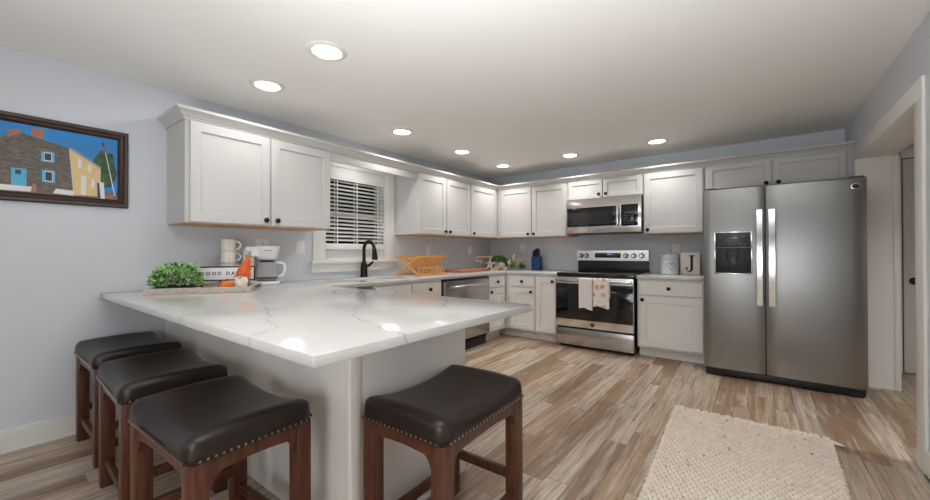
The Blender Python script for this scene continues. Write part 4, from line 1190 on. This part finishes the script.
# ------------------------------------------------------------------ dish rack (folding bamboo)
rx, ry = 0.33, -1.98
t = thing('dish_rack', 'folding bamboo dish rack on the counter beside the sink', 'dish rack', (rx, ry, CT))
L = 0.50
M = Matrix.Translation((rx, ry, CT))
for sg in (-1, 1):
    y = sg*L/2
    MB().m(BAMBOO).tube([(-0.17, y, 0.0125), (0.15, y, 0.215)], 0.010, 6).build('cross_leg', t, mtx=M)
    MB().m(BAMBOO).tube([(0.15, y-sg*0.022, 0.0125), (-0.17, y-sg*0.022, 0.215)], 0.010, 6).build('cross_leg', t, mtx=M)
for k in range(8):
    y = -L/2+0.045+k*(L-0.09)/7
    MB().m(BAMBOO).tube([(-0.02, y, 0.10), (0.15, y, 0.212)], 0.0095, 6).build('rod', t, mtx=M)
    MB().m(BAMBOO).tube([(0.0, y, 0.10), (-0.17, y, 0.212)], 0.0075, 6).build('rod', t, mtx=M)
for (x, z) in ((0.15, 0.215), (-0.17, 0.215), (0.152, 0.012), (-0.165, 0.012), (0.03, 0.085), (-0.03, 0.085)):
    MB().m(BAMBOO).box(x-0.010, x+0.010, -L/2-0.008, L/2+0.008, z-0.009, z+0.009, 0.002).build('rail', t, mtx=M)
mb = MB().m(BAMBOO)
mb.box(0.148, 0.160, -L/2+0.03, L/2-0.03, 0.076, 0.090).box(0.148, 0.160, -L/2+0.03, L/2-0.03, 0.004, 0.02).box(0.06, 0.155, -L/2+0.03, L/2-0.03, 0.003, 0.010)
for k in range(8):
    y = -L/2+0.04+k*(L-0.08)/7; mb.box(0.149, 0.158, y-0.010, y+0.010, 0.012, 0.084)
mb.build('utensil_shelf', t, mtx=M)

# ------------------------------------------------------------------ cutting board
tag(MB().m(BOARDW).box(0.12, 0.46, -1.42, -0.74, CT+0.0006, CT+0.030, 0.006).build('cutting_board'), 'reddish wooden cutting board lying flat between dish rack and Family sign', 'cutting board')

# ------------------------------------------------------------------ Family sign in the corner
SA, SB = Vector((0.10, -0.62, 0)), Vector((0.74, -0.17, 0))
d = (SB-SA); SLEN = d.length; d.normalize(); nrm = Vector((d.y, -d.x, 0))
t = thing('family_sign', 'wooden cut-out Family sign with green garland in the counter corner', 'sign', tuple((SA+SB)/2+Vector((0, 0, CT))))
def sp(u, v, a): return tuple(SA + d*(u*SLEN) + nrm*a + Vector((0, 0, CT+0.002+v*1.12)))
def bez(pts, n=8):
    """Catmull-Rom through points"""
    out = []; P = [pts[0]]+list(pts)+[pts[-1]]
    for i in range(1, len(P)-2):
        for k in range(n):
            f = k/n; p0, p1, p2, p3 = P[i-1], P[i], P[i+1], P[i+2]
            out.append(tuple(0.5*((2*p1[j])+(-p0[j]+p2[j])*f+(2*p0[j]-5*p1[j]+4*p2[j]-p3[j])*f*f+(-p0[j]+3*p1[j]-3*p2[j]+p3[j])*f**3) for j in range(2)))
    out.append(tuple(pts[-1])); return out
def stroke(mb, pts, w):
    pts = bez(pts); L, R = [], []
    asp = SLEN
    for i, p in enumerate(pts):
        a = pts[max(0, i-1)]; b = pts[min(len(pts)-1, i+1)]
        tx, ty = (b[0]-a[0])*asp, b[1]-a[1]; l = math.hypot(tx, ty) or 1
        nx_, ny_ = -ty/l, tx/l
        e = w*(0.75+0.25*abs(ty/l))/2
        L.append((p[0]+nx_*e/asp, p[1]+ny_*e)); R.append((p[0]-nx_*e/asp, p[1]-ny_*e))
    vs = [[mb.bm.verts.new(sp(q[0], q[1], z)) for q in arr] for z in (0.0, 0.014) for arr in (L, R)]
    n = len(pts)
    for i in range(n-1):
        mb.face([vs[0][i], vs[0][i+1], vs[1][i+1], vs[1][i]]); mb.face([vs[2][i], vs[2][i+1], vs[3][i+1], vs[3][i]])
        mb.face([vs[0][i], vs[0][i+1], vs[2][i+1], vs[2][i]]); mb.face([vs[1][i], vs[1][i+1], vs[3][i+1], vs[3][i]])
    for i in (0, n-1): mb.face([vs[0][i], vs[1][i], vs[3][i], vs[2][i]])
def letter(strokes, w=0.020):
    mb = MB().m(SIGNWOOD)
    for s_ in strokes: stroke(mb, s_, w)
    return mb.build('letter', t, 40)
letter([[(0.13, .092), (0.14, .112), (0.11, .125), (0.06, .115), (0.045, .14), (0.07, .17), (0.16, .178), (0.27, .172), (0.35, .186)], [(0.345, .182), (0.32, .13), (0.29, .06), (0.25, .018), (0.20, .012), (0.175, .03)], [(0.22, .085), (0.29, .098), (0.345, .088)]])
letter([[(0.43, .085), (0.38, .092), (0.335, .06), (0.335, .018), (0.37, .006), (0.41, .03), (0.435, .085)], [(0.435, .088), (0.425, .04), (0.435, .008), (0.465, .014)]])
letter([[(0.455, .012), (0.475, .05), (0.485, .088), (0.478, .008)], [(0.478, .012), (0.50, .06), (0.525, .088), (0.535, .07), (0.525, .008)], [(0.525, .012), (0.55, .06), (0.575, .088), (0.588, .07), (0.575, .02), (0.60, .008), (0.635, .03)]])
TI = lambda pts: [(x, y+0.062+(x-0.68)*0.20) for x, y in pts]
letter([TI([(0.655, .025), (0.685, .06), (0.695, .068), (0.685, .015), (0.70, .004), (0.725, .02)]), TI([(0.70, .092), (0.702, .098)])])
letter([TI([(0.725, .02), (0.765, .07), (0.79, .11), (0.775, .122), (0.755, .09), (0.745, .02), (0.765, .004), (0.80, .03)])])
letter([TI([(0.80, .03), (0.825, .066), (0.815, .018), (0.84, .006), (0.87, .04), (0.88, .066)]), TI([(0.88, .066), (0.87, .01), (0.85, -.04), (0.82, -.045), (0.815, -.025), (0.86, .0), (0.95, .03)])])
mb = MB()
for (u, v, a, ru, rv, n, sd) in ((0.48, .125, -0.06, 0.20, 0.060, 420, 1), (0.68, .06, -0.05, 0.18, 0.060, 420, 2), (0.86, .035, -0.04, 0.15, 0.045, 300, 3)):
    c = Vector(sp(u, v, a)); leafball(mb, n, tuple(c), (ru*0.75, 0.05, rv), 0.032, [LEAFD, LEAFD, LEAF], zmin=CT+0.006, seed=sd)
mb.build('garland', t, 180)['label'] = 'dark green leafy garland behind the letters'
MB().m(LEAFD).tube([sp(0.35, 0.09, -0.045), sp(0.5, 0.11, -0.05), sp(0.7, 0.05, -0.05), sp(0.95, 0.02, -0.045)], 0.004, 6).build('garland_stem', t)

# ------------------------------------------------------------------ knife block
kx, ky = 0.925, -0.17
t = thing('knife_block', 'blue knife block with dark handles on the counter beside the sign', 'knife block', (kx, ky, CT))
MB().m(BLUE).box(kx-0.066, kx+0.066, ky-0.055, ky+0.055, CT+0.0005, CT+0.20, 0.014, 3).build('block', t)
for i, (dx, dy, hgt) in enumerate(((-0.044, -0.025, 0.085), (-0.015, -0.025, 0.11), (0.014, -0.025, 0.105), (0.042, -0.025, 0.08), (-0.032, 0.012, 0.11), (0.0, 0.012, 0.125), (0.030, 0.012, 0.11))):
    MB().m(NAVY).box(kx+dx-0.0125, kx+dx+0.0125, ky+dy-0.014, ky+dy+0.014, CT+0.195, CT+0.20+hgt, 0.009, 3).build('knife_handle', t)

# ------------------------------------------------------------------ canister and J block
jx, jy = 2.681, -0.20
t = thing('canister', 'white ceramic lidded canister embossed with a heart', 'canister', (jx, jy, CT))
MB().m(CERAM).lathe([(0, 0.0005), (0.096, 0.0005), (0.102, 0.008), (0.102, 0.165), (0.098, 0.178), (0, 0.178)], lambda x, y, h: (jx+x, jy+y, CT+h), 40).build('jar', t)
ld_ = MB().m(CERAM).lathe([(0, 0.179), (0.094, 0.179), (0.096, 0.186), (0.100, 0.19), (0.100, 0.224), (0.092, 0.238), (0.05, 0.246), (0.0, 0.248)], lambda x, y, h: (jx+x, jy+y, CT+h), 40).build('lid', t)
MB().m(CERAM).lathe([(0.0, 0.247), (0.012, 0.247), (0.010, 0.255), (0.018, 0.262), (0.020, 0.272), (0.012, 0.28), (0, 0.281)], lambda x, y, h: (jx+x, jy+y, CT+h), 20).build('knob', ld_)
mb = MB().m(GREYTXT)
for i in range(22):
    a = 2*PI*i/22; hx = 16*math.sin(a)**3/16*0.048; hz = (13*math.cos(a)-5*math.cos(2*a)-2*math.cos(3*a)-math.cos(4*a))/16*0.046
    th = hx/0.102; thf = -PI/2+0.35+th
    mb.sphere((jx+0.1025*math.cos(thf), jy+0.1025*math.sin(thf), CT+0.10+hz), 0.0048, seg=6, rings=4)
for i in range(9):
    th = -PI/2+0.35+random.uniform(-0.3, 0.3); mb.sphere((jx+0.1025*math.cos(th), jy+0.1025*math.sin(th), CT+0.10+random.uniform(-0.02, 0.035)), 0.004, seg=6, rings=4)
mb.build('heart_motif', t)['label'] = 'grey embossed heart'
t = thing('letter_block', 'cream wooden block sign with a black letter J beside the canister', 'sign', (2.90, -0.19, CT))
MB().m(CREAMB).box(2.802, 2.996, -0.225, -0.175, CT+0.0005, CT+0.255, 0.003).build('block', t)
mb = MB().m(INK)
fy_ = -0.2262
J = [(0.055, 0.225), (0.115, 0.225), (0.115, 0.216), (0.099, 0.212), (0.099, 0.075)]
for i in range(9):
    a = -PI*0.95*i/8; J.append((0.064+0.035*math.cos(a), 0.075+0.044*math.sin(a)))
J += [(0.022, 0.076), (0.026, 0.088), (0.038, 0.09), (0.046, 0.08), (0.044, 0.066), (0.038, 0.062), (0.046, 0.047), (0.060, 0.043), (0.070, 0.052), (0.072, 0.075), (0.072, 0.212), (0.055, 0.216)]
mb.prism([(2.830+u, CT+0.0+v) for u, v in J], lambda u, v, a: (u, a, v), fy_, -0.2249)
mb.build('letter', t)['label'] = 'black serif letter J'
